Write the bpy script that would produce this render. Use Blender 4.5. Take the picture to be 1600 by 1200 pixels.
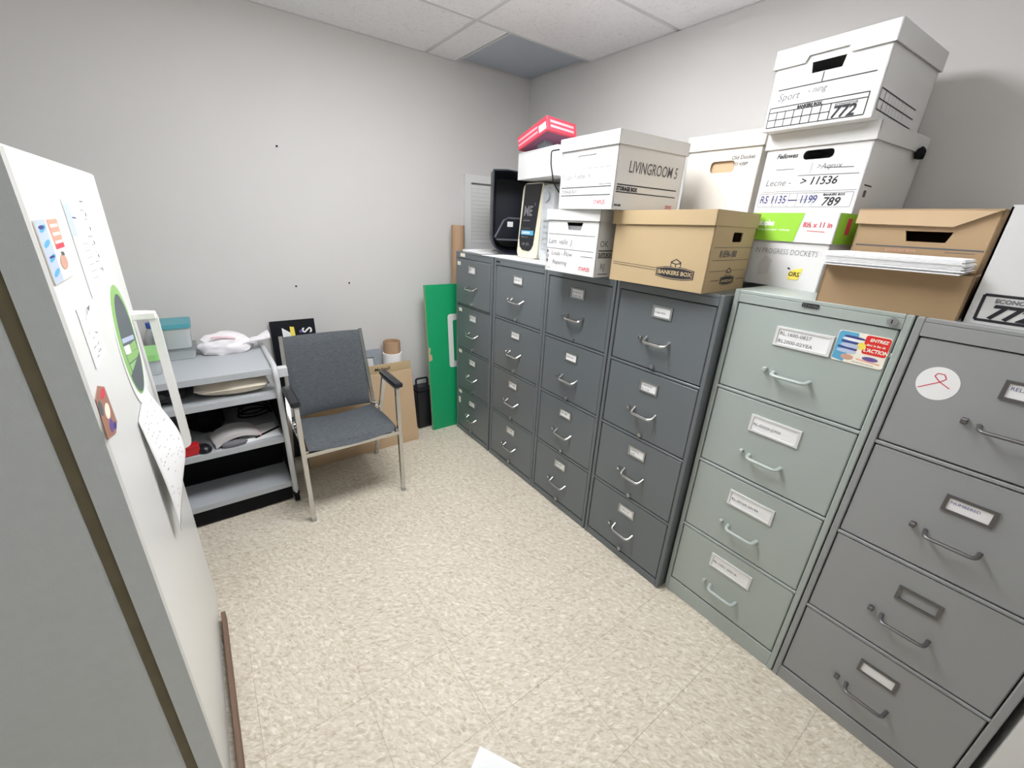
import bpy, bmesh, math, random
from mathutils import Vector, Matrix, Euler, noise as mnoise

for o in list(bpy.data.objects): bpy.data.objects.remove(o)
sc = bpy.context.scene
COL = sc.collection
random.seed(7)

# ------------------------------------------------------------------ camera
F_PX, ROLL, PITCH, YAW = 643.218, 0.0492, 0.3754, 0.6488
CAM = Vector((-1.4128, -2.5567, 1.5195))
cy, sy, cp, sp = math.cos(YAW), math.sin(YAW), math.cos(PITCH), math.sin(PITCH)
fwd = Vector((sy*cp, cy*cp, -sp)); right = Vector((cy, -sy, 0)); up = right.cross(fwd)
cr, sr = math.cos(ROLL), math.sin(ROLL)
r2 = cr*right + sr*up; u2 = -sr*right + cr*up
cam_d = bpy.data.cameras.new('camera'); cam = bpy.data.objects.new('camera', cam_d); COL.objects.link(cam)
cam.matrix_world = Matrix(((r2.x, u2.x, -fwd.x, CAM.x), (r2.y, u2.y, -fwd.y, CAM.y), (r2.z, u2.z, -fwd.z, CAM.z), (0, 0, 0, 1)))
cam_d.sensor_fit = 'HORIZONTAL'; cam_d.sensor_width = 36.0; cam_d.lens = 36.0*F_PX/1600.0
cam_d.clip_start = 0.02
sc.camera = cam

# ------------------------------------------------------------------ world, exposure
w = bpy.data.worlds.new('world'); sc.world = w; w.use_nodes = True
w.node_tree.nodes['Background'].inputs[0].default_value = (0.8, 0.85, 0.9, 1)
w.node_tree.nodes['Background'].inputs[1].default_value = 0.3
vs = sc.view_settings
vs.view_transform = 'Standard'; vs.look = 'None'; vs.gamma = 1.0; vs.use_curve_mapping = False
vs.exposure = 0.60
LAMP_STRENGTH = 17.0
FILL_STRENGTH = 2.2

# ------------------------------------------------------------------ materials
def s2l(c):
    return tuple(((v/255.0)/12.92 if v/255.0 <= 0.04045 else ((v/255.0+0.055)/1.055)**2.4) for v in c)
MATS = {}
def mat(name, rgb, rough=0.6, metal=0.0, noise=0.0, nscale=30.0, bump=0.0, bscale=200.0, emit=None, spec=0.5, alpha=None, trans=0.0, coat=0.0, stretch=None, detail=3.0):
    if name in MATS: return MATS[name]
    m = bpy.data.materials.new(name); m.use_nodes = True
    nt = m.node_tree; b = nt.nodes['Principled BSDF']
    lin = s2l(rgb)
    b.inputs['Base Color'].default_value = (*lin, 1)
    b.inputs['Roughness'].default_value = rough; b.inputs['Metallic'].default_value = metal
    b.inputs['Specular IOR Level'].default_value = spec
    if trans: b.inputs['Transmission Weight'].default_value = trans
    if coat: b.inputs['Coat Weight'].default_value = coat
    if alpha is not None: b.inputs['Alpha'].default_value = alpha
    if emit: b.inputs['Emission Color'].default_value = (*s2l(emit[0]), 1); b.inputs['Emission Strength'].default_value = emit[1]
    tc = nt.nodes.new('ShaderNodeTexCoord'); vec = tc.outputs['Object']
    if stretch:
        mp = nt.nodes.new('ShaderNodeMapping'); mp.inputs['Scale'].default_value = stretch
        nt.links.new(vec, mp.inputs['Vector']); vec = mp.outputs['Vector']
    if noise > 0:
        n = nt.nodes.new('ShaderNodeTexNoise'); n.inputs['Scale'].default_value = nscale; n.inputs['Detail'].default_value = detail
        nt.links.new(vec, n.inputs['Vector'])
        mx = nt.nodes.new('ShaderNodeMix'); mx.data_type = 'RGBA'
        mx.inputs[6].default_value = (*[v*(1-noise) for v in lin], 1); mx.inputs[7].default_value = (*[min(1, v*(1+noise)) for v in lin], 1)
        nt.links.new(n.outputs['Fac'], mx.inputs[0]); nt.links.new(mx.outputs[2], b.inputs['Base Color'])
    if bump > 0:
        n2 = nt.nodes.new('ShaderNodeTexNoise'); n2.inputs['Scale'].default_value = bscale; n2.inputs['Detail'].default_value = 2
        nt.links.new(vec, n2.inputs['Vector'])
        bp = nt.nodes.new('ShaderNodeBump'); bp.inputs['Strength'].default_value = bump; bp.inputs['Distance'].default_value = 0.002
        nt.links.new(n2.outputs['Fac'], bp.inputs['Height']); nt.links.new(bp.outputs['Normal'], b.inputs['Normal'])
    MATS[name] = m; return m

def vct():
    m = bpy.data.materials.new('vinyl_tile'); m.use_nodes = True; nt = m.node_tree; b = nt.nodes['Principled BSDF']
    N = nt.nodes.new; L = nt.links.new
    geo = N('ShaderNodeNewGeometry'); oi = N('ShaderNodeObjectInfo')
    gt = N('ShaderNodeMath'); gt.operation = 'GREATER_THAN'; gt.inputs[1].default_value = 0.5; L(oi.outputs['Random'], gt.inputs[0])
    ml = N('ShaderNodeMath'); ml.operation = 'MULTIPLY'; ml.inputs[1].default_value = 0.5; L(gt.outputs[0], ml.inputs[0])
    ad = N('ShaderNodeMath'); ad.operation = 'ADD'; ad.inputs[1].default_value = 0.55; L(ml.outputs[0], ad.inputs[0])
    vr = N('ShaderNodeVectorRotate'); vr.rotation_type = 'Z_AXIS'; L(geo.outputs['Position'], vr.inputs['Vector']); L(ad.outputs[0], vr.inputs['Angle'])
    mp = N('ShaderNodeMapping'); mp.inputs['Scale'].default_value = (1.0, 2.1, 1.0); L(vr.outputs[0], mp.inputs['Vector'])
    n1 = N('ShaderNodeTexNoise'); n1.inputs['Scale'].default_value = 44; n1.inputs['Detail'].default_value = 3.2; n1.inputs['Distortion'].default_value = 0.9; L(mp.outputs[0], n1.inputs['Vector'])
    cr1 = N('ShaderNodeValToRGB'); e = cr1.color_ramp.elements
    e[0].position = 0.30; e[0].color = (*s2l((184, 172, 150)), 1); e[1].position = 0.72; e[1].color = (*s2l((234, 229, 218)), 1)
    a = e.new(0.40); a.color = (*s2l((201, 191, 173)), 1); a = e.new(0.50); a.color = (*s2l((212, 203, 186)), 1); a = e.new(0.60); a.color = (*s2l((219, 211, 196)), 1)
    L(n1.outputs['Fac'], cr1.inputs['Fac'])
    n2 = N('ShaderNodeTexNoise'); n2.inputs['Scale'].default_value = 1.6; n2.inputs['Detail'].default_value = 3; L(geo.outputs['Position'], n2.inputs['Vector'])
    cr2 = N('ShaderNodeValToRGB'); cr2.color_ramp.elements[0].position = .3; cr2.color_ramp.elements[0].color = (.92, .91, .89, 1); cr2.color_ramp.elements[1].position = .7; cr2.color_ramp.elements[1].color = (1, 1, 1, 1)
    L(n2.outputs['Fac'], cr2.inputs['Fac'])
    mx = N('ShaderNodeMix'); mx.data_type = 'RGBA'; mx.blend_type = 'MULTIPLY'; mx.inputs[0].default_value = 1
    L(cr1.outputs[0], mx.inputs[6]); L(cr2.outputs[0], mx.inputs[7]); L(mx.outputs[2], b.inputs['Base Color'])
    b.inputs['Roughness'].default_value = 0.5; b.inputs['Specular IOR Level'].default_value = 0.3
    MATS['vct'] = m; return m

def fissured():
    m = bpy.data.materials.new('ceiling_board'); m.use_nodes = True; nt = m.node_tree; b = nt.nodes['Principled BSDF']
    N = nt.nodes.new; L = nt.links.new
    geo = N('ShaderNodeNewGeometry')
    n1 = N('ShaderNodeTexNoise'); n1.inputs['Scale'].default_value = 60; n1.inputs['Detail'].default_value = 3; n1.inputs['Distortion'].default_value = 1.2; L(geo.outputs['Position'], n1.inputs['Vector'])
    cr1 = N('ShaderNodeValToRGB'); e = cr1.color_ramp.elements; e[0].position = .3; e[0].color = (*s2l((230, 230, 230)), 1); e[1].position = .45; e[1].color = (*s2l((246, 246, 247)), 1)
    L(n1.outputs['Fac'], cr1.inputs['Fac']); L(cr1.outputs[0], b.inputs['Base Color'])
    bp = N('ShaderNodeBump'); bp.inputs['Strength'].default_value = .35; bp.inputs['Distance'].default_value = .003; L(n1.outputs['Fac'], bp.inputs['Height']); L(bp.outputs[0], b.inputs['Normal'])
    b.inputs['Roughness'].default_value = .95
    MATS['board'] = m; return m

M_WALL = mat('wall_paint', (206, 204, 201), .75, noise=.02, nscale=3, bump=.08, bscale=250, spec=.3)
M_WALLW = mat('white_wall_paint', (225, 225, 223), .7, bump=.05, bscale=250)
M_VCT = vct(); M_BOARD = fissured()
M_CEILGREY = mat('grey_ceiling_panel', (186, 194, 204), .8, noise=.03, nscale=5)
M_TBAR = mat('grid_paint', (214, 215, 216), .6)
M_DARK = mat('dark_grey_steel', (104, 110, 113), .27, noise=.03, nscale=4, bump=.02, bscale=400)
M_GREEN = mat('grey_green_steel', (168, 177, 172), .42, noise=.02, nscale=4, bump=.02, bscale=400)
M_MID = mat('mid_grey_steel', (152, 154, 154), .45, noise=.03, nscale=4, bump=.02, bscale=400)
M_CHROME = mat('chrome', (200, 200, 198), .16, 1.0)
M_STEEL = mat('brushed_steel', (176, 178, 178), .35, .9)
M_BRONZE = mat('dull_dark_metal', (112, 110, 110), .4, .7)
M_WCARD = mat('white_cardboard', (218, 218, 217), .7, noise=.02, nscale=6, spec=.3)
M_WCARD2 = mat('cream_cardboard', (214, 209, 200), .75, noise=.02, nscale=6, spec=.3)
M_KRAFT = mat('kraft_cardboard', (186, 164, 128), .8, noise=.04, nscale=8, spec=.25)
M_KRAFT2 = mat('brown_cardboard', (168, 142, 110), .8, noise=.04, nscale=8, spec=.25)
M_KRAFT3 = mat('pale_cardboard', (192, 166, 134), .8, noise=.03, nscale=8, spec=.25)
M_PAPER = mat('white_paper', (240, 240, 240), .8, spec=.3)
M_INK = mat('black_ink', (34, 34, 40), .7)
M_INKG = mat('grey_ink', (118, 118, 122), .7)
M_PENCIL = mat('marker_grey', (92, 92, 96), .7)
M_REDINK = mat('red_ink', (214, 70, 86), .7)
M_BLUEINK = mat('blue_ink', (60, 66, 130), .7)
M_BLACK = mat('black_plastic', (22, 24, 30), .35)
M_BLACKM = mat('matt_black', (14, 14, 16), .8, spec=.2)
M_WHITEP = mat('white_enamel', (236, 236, 233), .3, bump=.06, bscale=300)
M_FRIDGES = mat('grey_textured_steel', (206, 212, 214), .6, noise=.05, nscale=40, bump=.35, bscale=500)
M_GASKET = mat('brown_rubber', (112, 104, 82), .7, noise=.2, nscale=25)
M_FABRIC = mat('charcoal_tweed', (90, 94, 98), .95, noise=.45, nscale=160, bump=.5, bscale=350, stretch=(.35, 1, 1.6), spec=.15, detail=4)
M_CARTW = mat('light_grey_paint', (200, 202, 203), .4)
M_CARTS = mat('grey_shelf_paint', (182, 186, 190), .4)
M_GREENB = mat('green_board', (14, 156, 100), .5, noise=.05, nscale=6)
M_RED = mat('red_card', (206, 66, 84), .5, noise=.05, nscale=12)
M_PINK = mat('pink_print', (240, 170, 178), .6)
M_WRAP = mat('white_plastic_film', (238, 234, 236), .35, spec=.5)
M_CLEAR = mat('clear_plastic', (226, 232, 234), .12, trans=.75, alpha=.55)
M_TEAL = mat('teal_plastic', (84, 158, 170), .4)
M_LIME = mat('lime_plastic', (150, 208, 130), .45)
M_LIMEP = mat('lime_print', (150, 205, 60), .6)
M_BLUE = mat('blue_plastic', (54, 96, 176), .4)
M_CREAM = mat('cream_cloth', (222, 212, 194), .9, noise=.06, nscale=20, bump=.3, bscale=60)
M_BEIGE = mat('ivory_plastic', (226, 221, 196), .45)
M_WOOD = mat('brown_wood', (116, 92, 76), .7, noise=.2, nscale=20, stretch=(1, .1, 1))
M_LENS = mat('lamp_lens', (255, 255, 255), .5, emit=((249, 250, 253), LAMP_STRENGTH))
M_FILL_LENS = mat('fill_light_lens', (255, 255, 255), .5, emit=((249, 250, 253), FILL_STRENGTH))
M_YELLOW = mat('yellow_note', (244, 224, 92), .7)
M_SKYBLUE = mat('blue_print', (92, 168, 206), .6)
M_REDP = mat('red_print', (222, 44, 40), .6)
M_CREAMP = mat('cream_print', (244, 238, 222), .6)
M_PURPLE = mat('purple_print', (104, 84, 150), .6)
M_SLATE = mat('slate_print', (96, 104, 110), .6)
M_GRNP = mat('green_print', (150, 196, 120), .6)
M_PALEB = mat('pale_blue_print', (186, 198, 224), .6)
M_PALEO = mat('pale_orange_print', (240, 160, 140), .6)
M_SKIN = mat('warm_print', (205, 160, 140), .6)
M_LOUVER = mat('louver_blade', (232, 233, 230), .6)
M_TUBE = mat('tube_cardboard', (178, 146, 116), .8, noise=.05, nscale=30)

# ------------------------------------------------------------------ mesh helpers
def box(bm, x0, x1, y0, y1, z0, z1, bev=0.0, seg=1):
    r = bmesh.ops.create_cube(bm, size=1.0)
    vs_ = r['verts']
    for v in vs_:
        v.co = Vector((x0 if v.co.x < 0 else x1, y0 if v.co.y < 0 else y1, z0 if v.co.z < 0 else z1))
    if bev > 0:
        es = list({e for v in vs_ for e in v.link_edges})
        bmesh.ops.bevel(bm, geom=es, offset=bev, segments=seg, affect='EDGES', profile=0.5)
    return bm
def nbox(*a, **k):
    return box(bmesh.new(), *a, **k)
def tube(bm, pts, r, seg=10, square=False, flat=1.0, caps=True):
    pts = [Vector(p) for p in pts]; n = len(pts); rings = []
    if square: seg = 4
    t0 = (pts[1]-pts[0]).normalized()
    ref = Vector((0, 0, 1)) if abs(t0.z) < .9 else Vector((1, 0, 0))
    nrm = (ref - t0*ref.dot(t0)).normalized()
    for i, p in enumerate(pts):
        if i == 0: t = (pts[1]-p).normalized()
        elif i == n-1: t = (p-pts[i-1]).normalized()
        else:
            t = ((pts[i+1]-p).normalized()+(p-pts[i-1]).normalized())
            t = t.normalized() if t.length > 1e-6 else (pts[i+1]-p).normalized()
        nrm = (nrm - t*nrm.dot(t)).normalized(); bn = t.cross(nrm)
        k = 1.0
        if 0 < i < n-1:
            c = (pts[i+1]-p).normalized().dot(t); k = 1.0/max(.5, c)
        ring = []
        for j in range(seg):
            a = 2*math.pi*(j+(.5 if square else 0))/seg
            rr = r*(math.sqrt(2) if square else 1)
            ring.append(bm.verts.new(p + nrm*(math.cos(a)*rr) + bn*(math.sin(a)*rr*flat)))
        rings.append(ring)
    for a, b in zip(rings, rings[1:]):
        for j in range(seg):
            bm.faces.new((a[j], a[(j+1) % seg], b[(j+1) % seg], b[j]))
    if caps:
        bm.faces.new(list(reversed(rings[0]))); bm.faces.new(rings[-1])
    return bm
def arc_path(pts, rad, n=5):
    """round the inner corners of a polyline"""
    pts = [Vector(p) for p in pts]; out = [pts[0]]
    for i in range(1, len(pts)-1):
        a, b, c = pts[i-1], pts[i], pts[i+1]
        d1 = (a-b); d2 = (c-b); r = min(rad, d1.length*.49, d2.length*.49)
        p1 = b+d1.normalized()*r; p2 = b+d2.normalized()*r
        for k in range(n+1):
            t = k/n; out.append((1-t)**2*p1+2*t*(1-t)*b+t*t*p2)
    out.append(pts[-1]); return out
def lathe(bm, prof, c=(0, 0, 0), seg=24):
    c = Vector(c); rings = []
    for r, z in prof:
        rings.append([bm.verts.new(c+Vector((r*math.cos(2*math.pi*j/seg), r*math.sin(2*math.pi*j/seg), z))) for j in range(seg)] if r > 1e-6 else [bm.verts.new(c+Vector((0, 0, z)))])
    for a, b in zip(rings, rings[1:]):
        for j in range(seg):
            j2 = (j+1) % seg
            if len(a) == 1 and len(b) == 1: continue
            if len(a) == 1: bm.faces.new((a[0], b[j], b[j2]))
            elif len(b) == 1: bm.faces.new((a[j], a[j2], b[0]))
            else: bm.faces.new((a[j], a[j2], b[j2], b[j]))
    return bm
def panel(bm, O, U, V, N, poly, holes=(), t=.004):
    """a sheet of outline poly (u,v) with holes, outer face through O, thickness t behind"""
    O, U, V, N = Vector(O), Vector(U), Vector(V), Vector(N)
    es = []
    for loop in [poly]+list(holes):
        vsx = [bm.verts.new(O+U*a+V*b) for a, b in loop]
        for i in range(len(vsx)): es.append(bm.edges.new((vsx[i], vsx[(i+1) % len(vsx)])))
    r = bmesh.ops.triangle_fill(bm, use_beauty=True, edges=es, normal=N)
    fs = [g for g in r['geom'] if isinstance(g, bmesh.types.BMFace)]
    ex = bmesh.ops.extrude_face_region(bm, geom=fs)
    bmesh.ops.translate(bm, verts=[g for g in ex['geom'] if isinstance(g, bmesh.types.BMVert)], vec=-N*t)
    return bm
def rect(u0, v0, u1, v1): return [(u0, v0), (u1, v0), (u1, v1), (u0, v1)]
def rrect(u0, v0, u1, v1, r, n=4):
    out = []
    for cx, cyy, a0 in ((u1-r, v0+r, -90), (u1-r, v1-r, 0), (u0+r, v1-r, 90), (u0+r, v0+r, 180)):
        for k in range(n+1):
            a = math.radians(a0+90*k/n); out.append((cx+r*math.cos(a), cyy+r*math.sin(a)))
    return out
def ellipse(cx, cyy, rx, ry, n=28, rot=0):
    return [(cx+rx*math.cos(a)*math.cos(rot)-ry*math.sin(a)*math.sin(rot), cyy+rx*math.cos(a)*math.sin(rot)+ry*math.sin(a)*math.cos(rot)) for a in [2*math.pi*k/n for k in range(n)]]

def obj(name, bm, m, parent=None, smooth=False, loc=None, rot=None):
    bmesh.ops.recalc_face_normals(bm, faces=bm.faces[:])
    me = bpy.data.meshes.new(name); bm.to_mesh(me); bm.free()
    if smooth:
        for p in me.polygons: p.use_smooth = True
        try: me.set_sharp_from_angle(angle=math.radians(35))
        except Exception: pass
    me.materials.append(m)
    o = bpy.data.objects.new(name, me); COL.objects.link(o)
    if parent: o.parent = parent
    if loc: o.location = loc
    if rot: o.rotation_euler = rot
    return o
def tag(o, label, cat, group=None):
    o['label'] = label; o['category'] = cat
    if group: o['group'] = group
    return o
def thing(name, label, cat, loc=(0, 0, 0), rotz=0.0, group=None):
    o = bpy.data.objects.new(name, None); COL.objects.link(o); o.location = loc; o.rotation_euler = (0, 0, rotz)
    o.empty_display_size = .05
    return tag(o, label, cat, group)
def struct(name, bm, m, parent=None):
    o = obj(name, bm, m, parent)
    o['kind'] = 'structure'
    return o
def share(name, me, parent, loc, rot=None):
    o = bpy.data.objects.new(name, me); COL.objects.link(o); o.parent = parent; o.location = loc
    if rot: o.rotation_euler = rot
    return o

def text_mesh(s, size, bold=0.0, shear=0.0, align='LEFT', wx=1.0):
    cu = bpy.data.curves.new('t', 'FONT'); cu.body = s; cu.size = size; cu.offset = bold; cu.shear = shear
    cu.align_x = align; cu.resolution_u = 2
    ob = bpy.data.objects.new('t', cu)
    me = bpy.data.meshes.new_from_object(ob)
    V = [(v.co.x*wx, v.co.y) for v in me.vertices]; F = [tuple(p.vertices) for p in me.polygons]
    bpy.data.objects.remove(ob); bpy.data.curves.remove(cu); bpy.data.meshes.remove(me)
    return V, F

class Print:
    """flat print laid on a face: (u, v) on the face, one mesh per ink"""
    def __init__(s, O, U, V, N, eps=.0007):
        s.O, s.U, s.V, s.N, s.eps = Vector(O), Vector(U), Vector(V), Vector(N), eps; s.b = {}
    def bm(s, m): return s.b.setdefault(m.name, (bmesh.new(), m))[0]
    def P(s, u, v, k=0): return s.O+s.U*u+s.V*v+s.N*(s.eps+k)
    def poly(s, m, pts, k=0):
        b = s.bm(m); vs_ = [b.verts.new(s.P(a, c, k)) for a, c in pts]; b.faces.new(vs_)
    def line(s, m, u0, v0, u1, v1, wd=.0018, k=0):
        d = Vector((u1-u0, v1-v0)); d.normalize(); n = Vector((-d.y, d.x))*wd/2
        s.poly(m, [(u0+n.x, v0+n.y), (u0-n.x, v0-n.y), (u1-n.x, v1-n.y), (u1+n.x, v1+n.y)], k)
    def frame(s, m, u0, v0, u1, v1, wd=.0018):
        for a in ((u0, v0, u1, v0), (u0, v1, u1, v1), (u0, v0, u0, v1), (u1, v0, u1, v1)): s.line(m, *a, wd=wd)
    def text(s, m, u, v, size, st, bold=0.0, shear=0.0, rot=0.0, wx=1.0, align='LEFT', k=.0002):
        V, F = text_mesh(st, size, bold, shear, align, wx); b = s.bm(m); c, sn = math.cos(rot), math.sin(rot)
        vs_ = [b.verts.new(s.P(u+x*c-y*sn, v+x*sn+y*c, k)) for x, y in V]
        for f in F:
            try: b.faces.new([vs_[i] for i in f])
            except ValueError: pass
    def curve(s, m, pts, wd=.0015, k=0):
        for a, b in zip(pts, pts[1:]): s.line(m, a[0], a[1], b[0], b[1], wd, k)
    def flush(s, parent, name='lettering'):
        for nm, (b, m) in s.b.items():
            me = bpy.data.meshes.new(name); b.to_mesh(me); b.free(); me.materials.append(m)
            o = bpy.data.objects.new(name, me); COL.objects.link(o); o.parent = parent
X_, Y_, Z_ = Vector((1, 0, 0)), Vector((0, 1, 0)), Vector((0, 0, 1))
def lump(name, m, c, r, seed=0, amp=.25, freq=3.0, sub=3, parent=None, flatten=True, rotz=0.0):
    """a soft crumpled body resting on z = c.z"""
    bm = bmesh.new(); bmesh.ops.create_icosphere(bm, subdivisions=sub, radius=1.0)
    R = Matrix.Rotation(rotz, 3, 'Z')
    for v in bm.verts:
        d = v.co.normalized()
        k = 1+amp*mnoise.noise(d*freq+Vector((seed*3.1, seed*1.7, 0)))+amp*.5*mnoise.noise(d*freq*2.7+Vector((0, seed, seed)))
        p = Vector((d.x*r[0]*k, d.y*r[1]*k, d.z*r[2]*k))
        if flatten: p.z = max(p.z, -r[2]*.55)
        v.co = R @ p
    zmin = min(v.co.z for v in bm.verts)
    for v in bm.verts: v.co.z -= zmin
    o = obj(name, bm, m, parent, smooth=True); o.location = c
    return o

# ================================================================== the room
XW, YB, ZC = 0.76, 0.27, 2.455
XL, YF = -2.42, -3.75
# floor slab and vinyl tiles
floor = struct('floor', nbox(XL-.1, XW+.1, YF-.1, YB+.1, -.06, -.0032), mat('tile_joint', (196, 186, 168), .9))
TS = .305
tile_me = {}
def slab_mesh(key, w_, d_, h_, m, bev=.0006):
    if key in tile_me: return tile_me[key]
    bm = nbox(0, w_, 0, d_, -h_, 0, bev); me = bpy.data.meshes.new('tile'); bmesh.ops.recalc_face_normals(bm, faces=bm.faces[:]); bm.to_mesh(me); bm.free(); me.materials.append(m)
    tile_me[key] = me; return me
gx = [-.91+TS*k for k in range(-6, 7)]; gy = [-1.57+TS*k for k in range(-8, 8)]
for a in gx:
    for b in gy:
        x0, x1, y0, y1 = max(a, XL), min(a+TS, XW), max(b, YF), min(b+TS, YB)
        if x1-x0 < .02 or y1-y0 < .02: continue
        g = .0005
        share('floor_tile', slab_mesh((round(x1-x0, 3), round(y1-y0, 3), 'f'), x1-x0-g, y1-y0-g, .003, M_VCT, .0003), floor, (x0, y0, 0))
struct('wall_back', nbox(XL-.1, XW+.1, YB, YB+.1, 0, ZC+.25), M_WALL)
struct('wall_right', nbox(XW, XW+.1, YF-.1, YB, 0, ZC+.25), M_WALL)
struct('wall_left', nbox(XL-.1, XL, YF-.1, YB, 0, ZC+.25), M_WALL)
struct('wall_front', nbox(XL, XW, YF-.1, YF, 0, ZC+.25), M_WALL)
struct('wall_return', nbox(.035, XW, YF, -2.815, 0, ZC), M_WALLW)
ceil = struct('ceiling', nbox(XL-.1, XW+.1, YF-.1, YB+.1, ZC+.2, ZC+.28), mat('plenum_grey', (120, 120, 122), .9))
cx_ = [XL, -1.28, -.06, XW]; cyy_ = [YF, -3.38, -2.77, -2.16, -1.55, -.94, -.33, YB]
lamp_slots = {(1, 4): 1, (1, 2): 2}
for i in range(3):
    for j in range(7):
        if (i, j) in lamp_slots: continue
        x0, x1, y0, y1 = cx_[i], cx_[i+1], cyy_[j], cyy_[j+1]
        if (i, j) == (2, 6): x1 = .152
        g = .008
        me = slab_mesh((round(x1-x0, 3), round(y1-y0, 3), 'c'), x1-x0-2*g, y1-y0-2*g, .016, M_BOARD, .001)
        share('ceiling_tile', me, ceil, (x0+g, y0+g, ZC+.016-.001))
# the odd grey panel pushed up in the corner
p_ = obj('grey_ceiling_panel', nbox(.162, XW, -.325, YB, ZC+.022, ZC+.034), M_CEILGREY, ceil)
def bar(x0, x1, y0, y1): obj('grid_bar', nbox(x0, x1, y0, y1, ZC-.003, ZC+.03), M_TBAR, ceil)
for yy in cyy_[1:-1]: bar(XL, XW, yy-.011, yy+.011)
for xx in cx_[1:-1]:
    for j in range(7): bar(xx-.011, xx+.011, cyy_[j]+.011, cyy_[j+1]-.011)
bar(.150, .162, -.319, YB)
bar(XW-.014, XW, YF, -.341); bar(XL, .15, YB-.014, YB)

def troffer(x0, x1, y0, y1, lens, label):
    t = thing('ceiling_light', label, 'ceiling light', ((x0+x1)/2, (y0+y1)/2, ZC), group='recessed ceiling lights')
    hx, hy = (x1-x0)/2-.012, (y1-y0)/2-.012
    bm = bmesh.new(); f = .03
    box(bm, -hx, hx, -hy, -hy+f, -.004, .08); box(bm, -hx, hx, hy-f, hy, -.004, .08)
    box(bm, -hx, -hx+f, -hy+f, hy-f, -.004, .08); box(bm, hx-f, hx, -hy+f, hy-f, -.004, .08)
    obj('housing', bm, M_TBAR, t)
    obj('diffuser', nbox(-hx+f, hx-f, -hy+f, hy-f, -.032, .010, .008, 2), lens, t)
troffer(-1.28, -.06, -1.55, -.94, M_LENS, 'recessed fluorescent ceiling light above the middle of the floor')
troffer(-1.28, -.06, -2.77, -2.16, M_FILL_LENS, 'added fill light set in the ceiling overhead at the near end, out of view')  # extra fill light, out of view, added to brighten the near end

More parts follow.
